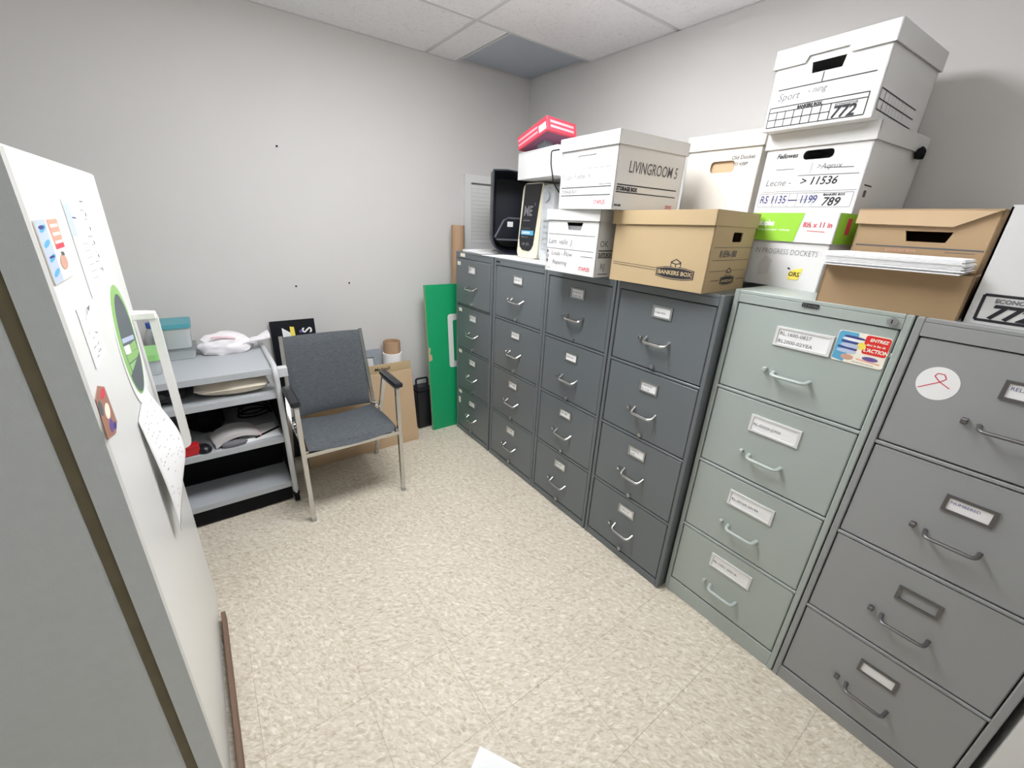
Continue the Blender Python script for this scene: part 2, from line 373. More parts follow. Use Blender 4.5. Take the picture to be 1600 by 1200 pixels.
# ================================================================== filing cabinets
def cabinet(label, ytop, ybot, x0, H, m, style, zb, texts, depth=.70, pull=None, group='four-drawer filing cabinets'):
    """ytop: far edge (viewer's left), ybot: near edge; zb: z of the four drawer bottoms, top to bottom; drawer tops follow"""
    W = ytop-ybot
    t = thing('filing_cabinet', label, 'filing cabinet', (x0, ybot, 0), group=group)
    st = .017; top_gap = zb[0]+.300
    bm = bmesh.new()
    box(bm, 0, depth, 0, st, 0, H, .0025); box(bm, 0, depth, W-st, W, 0, H, .0025)
    box(bm, 0.0, depth, st, W-st, H-.012, H, .002); box(bm, 0.0, .02, st, W-st, top_gap, H-.012, .001)
    box(bm, depth-.01, depth, st, W-st, .03, H-.012)
    box(bm, .002, .02, st, W-st, 0, zb[3]-.004, .0015); box(bm, .02, depth-.01, st, W-st, .02, .03)
    for z in zb[:3]: box(bm, .001, .02, st, W-st, z-.011, z-.0015, .0015)
    obj('carcass', bm, m, t)
    if style == 'dark': lw, lh, lz, hz, hm, hxoff = .088, .047, .237, .118, M_CHROME, 0
    elif style == 'green': lw, lh, lz, hz, hm, hxoff = .156, .061, .217, .098, m, .004
    else: lw, lh, lz, hz, hm, hxoff = .094, .046, .214, .116, M_BRONZE, 0
    mid = W/2
    for k, z in enumerate(zb):
        ztop = top_gap-.003 if k == 0 else zb[k-1]-.0145
        dx = pull if (pull and k == 0) else 0.0
        fx = .003-dx
        d = obj('drawer', nbox(fx, fx+.02, st+.003, W-st-.003, z+.002, ztop, .003), m, t)
        if dx: obj('drawer_side', nbox(fx+.02, .3, st+.008, W-st-.008, z+.01, z+.24), M_BLACKM, d)
        # card holder
        ly = mid-.004; zc = z+lz; fr = M_STEEL if style == 'dark' else (M_WCARD if style == 'green' else M_BRONZE)
        bm = bmesh.new(); b_ = .008
        panel(bm, (fx-.005, ly+lw/2, zc-lh/2), -Y_, Z_, -X_, rect(0, 0, lw, lh), [rect(b_, b_*.8, lw-b_, lh-b_*.8)], .0055)
        obj('label_frame', bm, fr, d)
        has = texts[k] is not None
        if has:
            c = obj('label_card', nbox(fx-.0022, fx-.0004, ly-lw/2+b_*.7, ly+lw/2-b_*.7, zc-lh/2+b_*.6, zc+lh/2-b_*.6), M_PAPER, d)
            pr = Print((fx-.0022, ly+lw/2-b_, zc-lh/2+b_*.8), -Y_, Z_, -X_, .0004)
            w_in, h_in = lw-2*b_, lh-1.6*b_
            ls = [s_ for s_ in texts[k].split('|') if s_]
            for i, s_ in enumerate(ls):
                sz = min(h_in/(len(ls)+.35)*.95, w_in/max(1, len(s_))*1.65)*.82
                if style == 'mid': sz *= .8
                pr.text(M_PENCIL if style != 'mid' else M_BLUEINK, .004, h_in*(1-(i+.82)/len(ls)) if len(ls) > 1 else (h_in*.36 if style != 'mid' else h_in*.55), sz, s_, bold=0)
            pr.flush(d)
        # bail handle and thumb latch
        hz_ = z+hz; y_l = mid+.052-.004; y_r = mid-.052-.004
        bm = bmesh.new()
        out = .030 if style != 'mid' else .034
        path = arc_path([(fx+.002, y_l, hz_+(.012 if style == 'dark' else 0)), (fx-out, y_l-.004, hz_-.004), (fx-out, y_r+.004, hz_-.004), (fx+.002, y_r, hz_+(.012 if style == 'dark' else 0))], .014)
        tube(bm, path, (.0056 if style == 'dark' else .0045) if style != 'green' else .0052, 10, flat=1.25)
        obj('handle', bm, hm, d, smooth=True)
        bm = bmesh.new()
        box(bm, fx-.014, fx+.002, y_l+.020, y_l+.033, hz_-.004, hz_+.010, .002)
        obj('thumb_latch', bm, hm, d)
        if style == 'dark':
            bm = bmesh.new(); tube(bm, [(fx+.002, mid-.004, z+.018), (fx-.007, mid-.004, z+.018), (fx-.012, mid-.004, z+.018)], .009, 14)
            obj('stop_button', bm, M_STEEL, d, smooth=True)
    return t, W
ZD = [.981, .667, .354, .040]
def sticker(parent, O, poly, m, name='sticker', t=.0008):
    bm = bmesh.new(); panel(bm, O, -Y_, Z_, -X_, poly, (), t)
    return obj(name, bm, m, parent)
c1, W1 = cabinet('dark grey four-drawer filing cabinet next to the green board, farthest in the row', 0.0, -.445, 0, 1.32, M_DARK, 'dark', ZD, ['RE', 'RE-A', 'RE-B', 'RE-C'], pull=.010)
for zz in (1.235, .925, .625, .31): sticker(c1, (-.0085 if zz > 1 else .002, W1-.035, zz), rect(0, 0, .042, .024), M_CREAMP)
sticker(c1, (.002, W1-.03, .225), rrect(0, 0, .03, .05, .01), M_CREAMP)
sticker(c1, (-.001, W1-.06, 1.29), rect(0, 0, .06, .022), M_CREAMP, 'tape')
c2, W2 = cabinet('dark grey filing cabinet below the ivory machine, second from the back wall', -.462, -.935, 0, 1.32, M_DARK, 'dark', ZD, ['SERVICE', 'INVOICE', 'PO-86', 'PO-87'])
obj('maker_plate', nbox(-.0015, .001, W2-.06, W2-.02, 1.294, 1.304), M_INK, c2)
c3, W3 = cabinet('dark grey filing cabinet under the small white storage box, third from the back wall', -.940, -1.389, 0, 1.32, M_DARK, 'dark', ZD, ['INSURANCE|ROAD CALL', 'PARTS-92', '93-94', '95-97'])
c4, W4 = cabinet('dark grey filing cabinet under the brown kraft box, nearest of the dark ones', -1.395, -1.858, 0, 1.32, M_DARK, 'dark', ZD, ['FL086-9940', 'VARIOUS|FL-1110', 'SERVICE|1990', '1180S-1190'])
c5, W5 = cabinet('pale grey-green filing cabinet with large white label holders and a blue and red magnet', -1.866, -2.329, .041, 1.343, M_GREEN, 'green', [1.003, .692, .380, .076], ['RL.1600-0827|RL2000-02YEA', 'RL-02020-J2900', 'RL-2012A-2014A', 'RL-1051-2001A'])
pr = Print((.0, W5, 0), -Y_, Z_, -X_, .0025)
bp = bmesh.new(); panel(bp, (-.003, W5-.207, 1.320), -Y_, Z_, -X_, rrect(0, 0, .045, .013, .004), (), .004); pl = obj('maker_plate', bp, M_INK, c5)
pr2 = Print((-.003, W5-.207, 1.320), -Y_, Z_, -X_, .0004); pr2.frame(M_INKG, .004, .003, .012, .010, .001); pr2.text(M_INKG, .016, .0035, .008, 'GLOBAL'); pr2.flush(pl)
bm = bmesh.new(); tube(bm, [(.004, W5-.424, 1.320), (-.008, W5-.424, 1.320)], .011, 18); lk = obj('lock', bm, M_STEEL, c5, smooth=True)
obj('keyhole', nbox(-.0090, -.0078, W5-.4252, W5-.4228, 1.315, 1.325), M_INK, lk)
c6, W6 = cabinet('mid grey filing cabinet with a round white sticker, nearest the camera', -2.333, -2.797, .041, 1.343, M_MID, 'mid', [.996, .680, .366, .058], ['RELEASE', 'NUMBERED', None, ' '])
# round sticker with a drawn red ribbon
sk = sticker(c6, (.0025, W6-.085, 1.187), ellipse(0, 0, .040, .043, 36), M_PAPER)
pr = Print((.0025, W6-.085, 1.187), -Y_, Z_, -X_, .0004)
pr.curve(M_REDINK, [(-.032, -.020), (-.010, -.004), (.004, .006), (.012, .016), (.006, .026), (-.006, .026), (-.010, .018), (.002, .006), (.024, -.006)], .0022); pr.flush(sk)
# promotional magnet on the grey-green cabinet
mg = thing('fridge_magnet', 'blue, red and cream magnet stuck beside the top label of the pale green cabinet', 'magnet', (.044, -2.249, 1.187))
bm = bmesh.new(); panel(bm, (-.002, .064, 0), -Y_, Z_, -X_, rrect(0, 0, .120, .088, .007), (), .0018); obj('card', bm, M_CREAMP, mg)
pr = Print((-.002, .064, 0), -Y_, Z_, -X_, .0003)
pr.poly(M_SKYBLUE, [(.001, .006), (.030, .001), (.034, .030), (.050, .060), (.046, .087), (.006, .087), (.001, .080)])
pr.poly(M_BLUEINK, ellipse(.040, .073, .026, .0035, 20, -.05), .0001); pr.poly(M_PAPER, ellipse(.036, .066, .024, .004, 20, -.05), .0002)
pr.poly(M_BLUEINK, [(.012, .056), (.056, .054), (.058, .060), (.012, .062)], .0001); pr.poly(M_PALEB, ellipse(.034, .049, .022, .006, 20), .0003)
pr.poly(M_BLUEINK, [(.006, .040), (.052, .036), (.054, .042), (.008, .045)], .0001); pr.poly(M_PALEB, ellipse(.030, .032, .024, .0055, 20), .0003)
pr.poly(M_SKIN, ellipse(.036, .016, .015, .008, 20), .0002)
pr.poly(M_YELLOW, ellipse(.060, .053, .010, .010, 16), .0002)
pr.poly(M_REDP, rrect(.064, .034, .119, .086, .006), .0001)
pr.text(M_CREAMP, .074, .071, .0115, 'ENTREZ', .0004, .2, wx=.95, k=.0004); pr.text(M_CREAMP, .069, .058, .0085, 'dans le feu de', .0002, .2, wx=.9, k=.0004); pr.text(M_CREAMP, .067, .041, .0145, "L'ACTION !", .0005, .2, wx=.82, k=.0004)
pr.poly(M_PURPLE, ellipse(.088, .022, .018, .006, 24), .0001); pr.line(M_PALEO, .058, .016, .112, .012, .003, .00015); pr.line(M_INKG, .05, .007, .10, .005, .0012)
pr.flush(mg)

# ================================================================== refrigerator
FX, FY0, FY1, FZ = -1.60, -1.62, -.855, 1.588
fr = thing('refrigerator', 'white refrigerator with grey sides, its door covered in magnets and papers', 'refrigerator', (FX-.38, (FY0+FY1)/2, 0))
ox, oy = fr.location.x, fr.location.y
def RB(x0, x1, y0, y1, z0, z1, bev=0): return nbox(x0-ox, x1-ox, y0-oy, y1-oy, z0, z1, bev)
bm = RB(FX-.72, FX-.066, FY0, FY1, .03, FZ, .006); obj('cabinet_body', bm, M_FRIDGES, fr)
bm = bmesh.new()
for a in (FX-.68, FX-.12):
    for b in (FY0+.04, FY1-.08): box(bm, a-ox, a+.04-ox, b-oy, b+.04-oy, 0, .032)
obj('foot', bm, M_BLACKM, fr)
obj('gasket', RB(FX-.0665, FX-.046, FY0+.004, FY1-.004, .05, FZ-.006), M_GASKET, fr)
bm = RB(FX-.046, FX, FY0, FY1, .025, FZ, .004)
door = obj('door', bm, M_WHITEP, fr)
bm = RB(FX-.0465, FX-.004, FY0-.0012, FY0+.0005, .028, FZ-.004); obj('door_edge', bm, M_FRIDGES, door)
# handle, standing off the door
bm = bmesh.new(); hx, hy = FX+.050-ox, -.945-oy
tube(bm, arc_path([(FX-ox, hy, 1.215), (hx, hy, 1.212), (hx, hy, .775), (FX-ox, hy, .77)], .012, 4), .011, square=True, flat=1.0)
obj('door_handle', bm, M_WHITEP, door)
bm = bmesh.new(); box(bm, FX-ox, FX+.058-ox, hy-.014, hy+.014, 1.200, 1.222, .003); obj('handle_bracket', bm, M_WHITEP, door)
# papers and magnets on the door: (u, v) run toward +y and up, the face looks to +x
def on_door(name, label, cat, y, z, poly, m, t=.0015, group=None):
    o = thing(name, label, cat, (FX+.0006, y, z), group=group)
    bm = bmesh.new(); panel(bm, (t, 0, 0), Y_, Z_, X_, poly, (), t); obj('sheet', bm, m, o)
    return o, Print((t, 0, 0), Y_, Z_, X_, .0003)
G_ = 'papers and magnets on the refrigerator door'
o, pr = on_door('door_magnet', 'blue and orange promotional card stuck on the white refrigerator door', 'magnet', -1.612, 1.394, rrect(0, 0, .150, .096, .006), M_CREAMP, group=G_)
pr.poly(M_PALEB, [(.001, .001), (.058, .001), (.066, .095), (.001, .095)]); pr.poly(M_PALEO, [(.078, .048), (.140, .048), (.148, .094), (.075, .094)])
for i in range(4): pr.poly(M_SKYBLUE, ellipse(.032+.004*(i % 2), .016+.022*i, .022, .0045, 16, .15), .0001)
pr.poly(M_BLUEINK, ellipse(.030, .084, .018, .003, 14), .0002); pr.poly(M_BLUEINK, ellipse(.034, .040, .018, .002, 14), .0002)
for i in range(3): pr.line(M_CREAMP, .086, .084-.013*i, .138, .084-.013*i, .005, .0002)
pr.poly(M_REDINK, [(.080, .048), (.140, .048), (.140, .056), (.080, .056)], .0003); pr.poly(M_SKIN, ellipse(.10, .026, .026, .012, 16), .0002); pr.line(M_PENCIL, .10, .040, .12, .038, .006, .0003); pr.flush(o)
o, pr = on_door('paper_sheet', 'large faint white flyer with a pale blue corner on the refrigerator door', 'paper', -1.375, 1.335, rect(0, 0, .245, .185), M_PAPER, .0008, group=G_)
pr.poly(M_PALEB, [(.002, .118), (.052, .118), (.052, .178), (.002, .178)])
for i in range(9): pr.line(M_INKG, .150+.02*(i % 3), .165-.018*i, .195+.01*(i % 2), .163-.018*i, .0016)
for i in range(5): pr.poly(M_PENCIL, ellipse(.205+.004*(i % 2), .155-.03*i, .007, .005, 10), .0001)
for i in range(6): pr.line(M_INKG, .070, .10-.014*i, .13, .098-.014*i, .001)
pr.line(M_BLUEINK, .05, .152, .085, .150, .003); pr.line(M_INK, .175, .182, .215, .182, .002); pr.flush(o)
o, pr = on_door('paper_sheet', 'small note with faint grey pencil marks on the refrigerator door', 'paper', -1.535, 1.232, rect(0, 0, .120, .110), M_PAPER, .0008, group=G_)
random.seed(3)
for i in range(16):
    a, b = random.uniform(.01, .09), random.uniform(.01, .1); pr.line(M_INKG, a, b, a+random.uniform(.006, .024), b+random.uniform(-.01, .01), .0016)
pr.line(M_PENCIL, .085, .092, .105, .098, .003); pr.flush(o)
o, pr = on_door('round_sticker', 'big round green and grey sticker on the refrigerator door', 'sticker', -1.118, 1.178, ellipse(.004, -.012, .158, .160, 48), M_PAPER, group=G_)
pr.poly(M_GRNP, ellipse(0, .004, .143, .143, 48)); pr.poly(M_SLATE, ellipse(.012, .004, .112, .118, 40), .0001)
pr.poly(M_PALEB, [(-.092, .030), (.10, -.004), (.098, -.016), (-.092, .018)], .0002); pr.poly(M_PAPER, [(-.098, .012), (-.01, -.004), (-.01, -.028), (-.094, -.010)], .0002)
pr.poly(M_GRNP, [(-.094, -.012), (.106, -.046), (.10, -.066), (-.088, -.034)], .0002); pr.poly(M_GRNP, [(-.01, -.006), (.10, -.020), (.104, -.044), (-.01, -.026)], .0003)
seg_ = [(.130*math.cos(a), .004+.138*math.sin(a)) for a in [math.radians(207+126*k/24) for k in range(25)]]
pr.poly(M_SLATE, seg_, .00035)
pr.poly(M_LIME, [(-.086, -.038), (.098, -.068), (.092, -.082), (-.076, -.058)], .0003); pr.flush(o)
o, pr = on_door('photograph', 'small colour snapshot of warm and dark tones low on the refrigerator door', 'photo', -1.622, 1.108, [(0, .018), (.07, 0), (.105, .008), (.098, .085), (.055, .102), (.01, .092)], mat('photo_brown', (168, 122, 104), .5), .0008, group=G_)
pr.poly(M_SLATE, ellipse(.022, .07, .014, .014, 14)); pr.poly(M_REDINK, ellipse(.068, .082, .022, .008, 14)); pr.poly(M_PURPLE, ellipse(.055, .022, .018, .012, 14)); pr.poly(M_CREAMP, ellipse(.06, .05, .022, .014, 14)); pr.poly(M_BLUEINK, ellipse(.078, .012, .012, .007, 12), .0001); pr.flush(o)
# child's drawing hanging loose and curling away from the door
bm = bmesh.new(); nu, nv = 12, 16; grid = []
for j in range(nv+1):
    row = []
    for i in range(nu+1):
        u, v = i/nu, j/nv
        out = .004+.052*(math.sin(v*1.7)**1.3)*(.35+.65*u)*(1-.35*v*v)+.012*u*math.sin(3*v)
        narrow = 1-.30*v*v
        row.append(bm.verts.new((out, (.012+.25*u)*narrow+.02*v, -.345*v*(1-.30*u*v)+.004*math.sin(5*u))))
    grid.append(row)
for j in range(nv):
    for i in range(nu): bm.faces.new((grid[j][i], grid[j][i+1], grid[j+1][i+1], grid[j+1][i]))
dr = thing('paper_drawing', 'curling white sheet of pencil doodles hanging off the refrigerator door', 'paper', (FX+.001, -1.345, 1.035), group=G_)
sheet = obj('sheet', bm, M_PAPER, dr, smooth=True); md = sheet.modifiers.new('thick', 'SOLIDIFY'); md.thickness = .0006
me = sheet.data; bmp = bmesh.new(); random.seed(11)
for k in range(70):
    i, j = random.randint(1, nu-2), random.randint(1, nv-3); V = lambda a, b: me.vertices[b*(nu+1)+a].co
    p0, p1, p2 = V(i, j), V(i+1, j), V(i, j+1)
    n_ = (p1-p0).cross(p2-p0).normalized()
    if n_.x < 0: n_ = -n_
    a, b = random.random()*.4, random.random()*.4; q0 = p0+(p1-p0)*a+(p2-p0)*b+n_*.0012; e1 = (p1-p0)*random.uniform(.3, .6); e2 = (p2-p0).normalized()*.0016
    bmp.faces.new([bmp.verts.new(c_) for c_ in (q0, q0+e1, q0+e1+e2, q0+e2)])
obj('pencil_marks', bmp, M_INKG, dr)
tag(obj('wood_strip', nbox(-.007, .007, -.42, .42, 0, .045, .002), M_WOOD, None, loc=(-1.578, -1.395, 0), rot=(0, 0, .012)), 'brown wooden strip standing on the floor along the refrigerator', 'wood strip')

# ================================================================== shelf cart
ct = thing('shelf_cart', 'light grey metal cart with four shelves beside the refrigerator', 'cart', (-1.57, -.05, 0))
ox, oy = -1.57, -.05
cxl, cxr, cyf, cyb = -1.96, -1.20, -.31, .235
def CB(x0, x1, y0, y1, z0, z1, bev=0): return nbox(x0-ox, x1-ox, y0-oy, y1-oy, z0, z1, bev)
for zz, nm in ((.785, 'top_shelf'), (.655, 'shelf'), (.400, 'shelf'), (.120, 'shelf')):
    bm = CB(cxl+.012, cxr-.004, cyf, cyb, zz-.004, zz)
    box(bm, cxl+.012-ox, cxr-.004-ox, cyf-oy, cyf+.006-oy, zz-.030, zz-.004)
    box(bm, cxl+.012-ox, cxr-.004-ox, cyb-.006-oy, cyb-oy, zz-.030, zz+(.012 if zz > .7 else -.004))
    obj(nm, bm, M_CARTS, ct)
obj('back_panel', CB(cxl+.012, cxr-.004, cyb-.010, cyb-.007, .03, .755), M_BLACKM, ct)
obj('darkening_panel', CB(cxl+.014, cxr-.016, -.075, -.071, .121, .368), M_BLACKM, ct)  # black sheet placed partway back to darken the bottom compartment
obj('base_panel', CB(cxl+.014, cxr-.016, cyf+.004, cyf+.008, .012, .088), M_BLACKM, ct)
for xs, so in ((cxl, -1), (cxr, 1)):
    bm = bmesh.new()
    path = arc_path([(xs-ox, cyf-.012-oy, .055), (xs-ox, cyf-.012-oy, .792), (xs-ox, cyb-.0-oy, .792), (xs-ox, cyb-oy, .055)], .05, 6)
    tube(bm, path, .0135, 10); obj('side_frame', bm, M_CARTW, ct, smooth=True)
    for yy in (cyf-.012, cyb):
        c = bmesh.new(); tube(c, [(xs-.012-ox, yy-oy, .028), (xs+.012-ox, yy-oy, .028)], .028, 16); box(c, xs-.016-ox, xs+.016-ox, yy-.012-oy, yy+.012-oy, .045, .062)
        obj('caster', c, M_BLACKM, ct)
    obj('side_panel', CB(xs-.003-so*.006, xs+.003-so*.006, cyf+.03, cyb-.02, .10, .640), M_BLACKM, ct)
obj('bracket', CB(cxr+.012, cxr+.055, cyf-.01, cyf+.03, .735, .785, .003), M_CARTW, ct)

# on the cart
def tray_tub(name, label, loc, wx, wy, h, mbody, mlid, lidh=.012, rotz=0.0, group=None):
    t = thing(name, label, 'food container', loc, rotz, group)
    bm = bmesh.new(); k = .86
    r0 = rrect(-wx/2*k, -wy/2*k, wx/2*k, wy/2*k, .02); r1 = rrect(-wx/2, -wy/2, wx/2, wy/2, .022)
    a = [bm.verts.new((p[0], p[1], 0)) for p in r0]; b = [bm.verts.new((p[0], p[1], h)) for p in r1]
    n = len(a)
    for i in range(n): bm.faces.new((a[i], a[(i+1) % n], b[(i+1) % n], b[i]))
    bm.faces.new(a); bm.faces.new(b)
    obj('tub', bm, mbody, t, smooth=True)
    bm = bmesh.new(); panel(bm, (0, 0, h+lidh), X_, Y_, Z_, rrect(-wx/2-.005, -wy/2-.005, wx/2+.005, wy/2+.005, .024), (), lidh); obj('lid', bm, mlid, t)
    return t
M_FOG = mat('frosted_plastic', (206, 212, 212), .35, alpha=.75)
tray_tub('food_container', 'clear plastic tub with a teal lid, topmost at the back of the cart', (-1.57, .115, .843), .13, .17, .105, M_FOG, M_TEAL, .022)
tray_tub('food_container', 'clear flat takeaway tub under the teal-lidded one on the cart', (-1.57, .115, .787), .14, .18, .048, M_FOG, M_CLEAR, .006)
tray_tub('food_container', 'lime green lidded tub on the cart behind the refrigerator handle', (-1.705, -.095, .787), .15, .17, .07, M_FOG, M_LIME, .03)
bt = thing('water_bottle', 'small clear bottle with a blue cap standing among the food tubs', 'bottle', (-1.665, .145, .787))
obj('bottle_body', lathe(bmesh.new(), [(0, 0), (.03, 0), (.032, .01), (.032, .10), (.026, .125), (.013, .15), (.013, .16), (0, .16)]), M_FOG, bt, smooth=True)
obj('cap', lathe(bmesh.new(), [(.016, .150), (.017, .152), (.017, .178), (0, .180)]), M_BLUE, bt, smooth=True)
tg = tag(lump('plastic_bag', M_WRAP, (-1.375, .10, .786), (.125, .080, .070), 4, .16, 2.2, 4), 'crumpled white plastic shopping bag lying on top of the cart', 'plastic bag')
bm = bmesh.new()
nb = 14; rows = []
for i in range(nb+1):
    u = i/nb; x = .06+.155*u; w_ = .05+.035*u
    rows.append([bm.verts.new((x, -.03-w_/2+w_*k/5, .03+.05*u+.012*math.sin(k*1.9+u*5))) for k in range(6)])
for a, b in zip(rows, rows[1:]):
    for k in range(5): bm.faces.new((a[k], a[k+1], b[k+1], b[k]))
hd = obj('bag_handle', bm, M_WRAP, tg, smooth=True); md = hd.modifiers.new('s', 'SOLIDIFY'); md.thickness = .006
bm = bmesh.new(); tube(bm, [(-.055, -.062, .098), (-.02, -.067, .100), (.02, -.067, .092), (.05, -.062, .082)], .006, 8); obj('pink_print', bm, mat('pale_pink', (238, 206, 210), .5), tg, smooth=True)
bm = bmesh.new(); rows = []
# second shelf
bm = bmesh.new(); prof = []
pw = thing('cushion', 'flat cream coloured padded pouch on the second shelf of the cart', 'cushion', (-1.385, -.160, .656))
nu, nv = 16, 12
def pil(sgn):
    rows = []
    for j in range(nv+1):
        rw = []
        for i in range(nu+1):
            u, v = i/nu*2-1, j/nv*2-1
            e = max(0, (1-abs(u)**3.2)*(1-abs(v)**3.2))**.42
            tap = 1-.35*max(0, -u)
            rw.append(bm.verts.new((u*.155, v*.13*tap, .048+sgn*.047*e)))
        rows.append(rw)
    for a, b in zip(rows, rows[1:]):
        for i in range(nu): bm.faces.new((a[i], a[i+1], b[i+1], b[i]))
pil(1); pil(-1); bmesh.ops.remove_doubles(bm, verts=bm.verts[:], dist=.0005)
obj('pouch', bm, M_CREAM, pw, smooth=True)
bm = bmesh.new(); tube(bm, [(-.155, -.09, .046), (-.12, -.122, .046), (0, -.13, .046), (.12, -.13, .046), (.154, -.125, .046)], .0022, 6); obj('seam', bm, M_CREAM, pw)
M_SMOKE = mat('smoke_plastic', (74, 74, 80), .3)
tag(lump('dark_bag', M_SMOKE, (-1.655, -.13, .657), (.085, .11, .046), 9, .25, 2.8, 3), 'dark crumpled plastic bag on the second shelf of the cart', 'plastic bag')
# third shelf
tag(lump('black_bag', M_BLACKM, (-1.53, -.0, .402), (.075, .08, .105), 5, .3, 2.6, 3), 'black crumpled bag standing on the third shelf of the cart', 'bag')
tag(lump('grey_rag', mat('grey_cloth', (120, 116, 120), .9), (-1.66, .05, .402), (.05, .06, .085), 15, .3, 2.6, 3), 'grey rag bunched up at the back of the third shelf', 'cloth')
mg_ = thing('magazine', 'folded magazine with a pink spine on the third shelf of the cart', 'magazine', (-1.42, -.20, .402), .18)
bm = bmesh.new(); n = 10; top = []; bot = []
for i in range(n+1):
    u = i/n; z = .012+.035*math.sin(math.pi*u)**.8
    top.append([bm.verts.new((-.10+.2*u, y, z+.010)) for y in (-.07, .07)]); bot.append([bm.verts.new((-.10+.2*u, y, max(0, z-.012))) for y in (-.07, .07)])
for i in range(n):
    bm.faces.new((top[i][0], top[i+1][0], top[i+1][1], top[i][1])); bm.faces.new((bot[i][0], bot[i][1], bot[i+1][1], bot[i+1][0]))
    bm.faces.new((top[i][0], bot[i][0], bot[i+1][0], top[i+1][0])); bm.faces.new((top[i][1], top[i+1][1], bot[i+1][1], bot[i][1]))
bm.faces.new((top[0][0], top[0][1], bot[0][1], bot[0][0])); bm.faces.new((top[n][0], bot[n][0], bot[n][1], top[n][1]))
obj('pages', bm, mat('grey_pages', (196, 192, 192), .7), mg_, smooth=True)
obj('spine', nbox(.094, .104, -.07, .07, .0, .022, .002), M_PINK, mg_)
tag(obj('paper_sheet', nbox(-.09, .09, -.09, .09, 0, .003), M_PAPER, None, loc=(-1.315, -.19, .4005), rot=(0, 0, .06)), 'white paper sheet lying on the third shelf by the cart leg', 'paper')
tag(lump('grey_pouch', mat('grey_felt', (112, 112, 116), .9), (-1.43, -.283, .402), (.055, .020, .018), 21, .2, 2.2, 3), 'flat grey pouch at the front edge of the third shelf', 'pouch')
ms = thing('computer_mouse', 'small shiny black computer mouse at the front of the third shelf', 'computer mouse', (-1.555, -.268, .402), .4)
bm = bmesh.new(); bmesh.ops.create_uvsphere(bm, u_segments=16, v_segments=10, radius=1)
for v in bm.verts: v.co = Vector((v.co.x*.032, v.co.y*.042, max(v.co.z, -.3)*.028+.0085))
obj('shell', bm, M_BLACK, ms, smooth=True); obj('wheel', nbox(-.003, .003, .016, .028, .03, .036, .001), M_SMOKE, ms)
cb = bmesh.new(); random.seed(5); pts = []
for k in range(40):
    a = k/39*5.2*math.pi; pts.append((.085*math.cos(a)*(1-.004*k), .075*math.sin(a), .006+.0016*k+.004*math.sin(a*1.7)))
tube(cb, pts, .0045, 7)
tag(obj('cable_coil', cb, M_BLACKM, None, smooth=True, loc=(-1.305, .045, .402)), 'coil of black cable at the back of the third shelf', 'cable')
pn = bmesh.new(); tube(pn, [(-.07, 0, .006), (.07, 0, .006)], .005, 8)
tag(obj('black_rod', pn, M_BLACKM, None, smooth=True, loc=(-1.275, -.225, .404), rot=(0, 0, .55)), 'thin black rod lying across the paper on the third shelf', 'rod')
rb = thing('red_box', 'small red carton at the front corner of the third shelf', 'box', (-1.635, -.27, .402), .1)
obj('carton', nbox(-.065, .065, -.03, .03, 0, .045, .003), mat('deep_red', (190, 26, 36), .5), rb); obj('flap', nbox(-.065, .065, -.031, -.029, .035, .045), mat('deep_red2', (170, 24, 32), .5), rb)

# ================================================================== chair
ch = thing('armchair', 'chrome framed armchair with charcoal tweed seat and back in front of the cart', 'chair', (-.916, -.30, 0))
ox, oy = -.916, -.30
xl, xr = -1.163-ox, -.668-ox
for s, xs in ((-1, xl), (1, xr)):
    bm = bmesh.new()
    path = arc_path([(xs, -.555-oy, 0), (xs, -.548-oy, .660), (xs+s*.004, -.335-oy, .655), (xs+s*.010, -.060-oy, 0)], .012, 4)
    tube(bm, path, .0105, square=True); obj('side_frame', bm, M_CHROME, ch)
    bm = bmesh.new(); box(bm, xs-.022+s*.003, xs+.022+s*.003, -.580-oy, -.325-oy, .664, .690, .009, 2); obj('armrest', bm, M_BLACK, ch)
    for fy, fxx in ((-.555, xs), (-.060, xs+s*.010)):
        bm = bmesh.new(); tube(bm, [(fxx, fy-oy, 0), (fxx, fy-oy, .018)], .014, 12); obj('foot_cap', bm, M_STEEL, ch)
    bm = bmesh.new(); bx_ = xs-s*.030
    tube(bm, arc_path([(bx_+s*.016, -.555-oy, .405), (bx_+s*.012, -.19-oy, .390), (bx_-s*.006, -.085-oy, .885)], .03, 4), .009, square=True); obj('back_upright', bm, M_CHROME, ch)
    bm = bmesh.new(); tube(bm, [(xs+s*.012, -.25-oy, .44), (bx_-s*.01, -.185-oy, .44)], .007, 10); obj('bolt', bm, M_CHROME, ch, smooth=True)
bm = bmesh.new(); tube(bm, [(xl, -.551-oy, .392), (xr, -.551-oy, .392)], .0105, square=True); obj('front_rail', bm, M_CHROME, ch)
bm = bmesh.new(); tube(bm, [(xl+.03, -.19-oy, .385), (xr-.03, -.19-oy, .385)], .009, square=True); obj('rear_rail', bm, M_CHROME, ch)
def cushion(bm, W0, W1, fn, n=18, mrows=16, th=.03):
    tops, bots = [], []
    for j in range(mrows+1):
        v = j/mrows; wd = W0+(W1-W0)*v; rt, rb_ = [], []
        for i in range(n+1):
            u = i/n*2-1
            P, N = fn(u*wd/2, v, u)
            e = max(0.0, (1-abs(u)**8)*(1-abs(v*2-1)**8))**.5
            rt.append(bm.verts.new(P+N*th*.5*e)); rb_.append(bm.verts.new(P-N*th*.5*e))
        tops.append(rt); bots.append(rb_)
    for rows in (tops, bots):
        for a, b in zip(rows, rows[1:]):
            for i in range(n): bm.faces.new((a[i], a[i+1], b[i+1], b[i]))
    bmesh.ops.remove_doubles(bm, verts=bm.verts[:], dist=.0004)
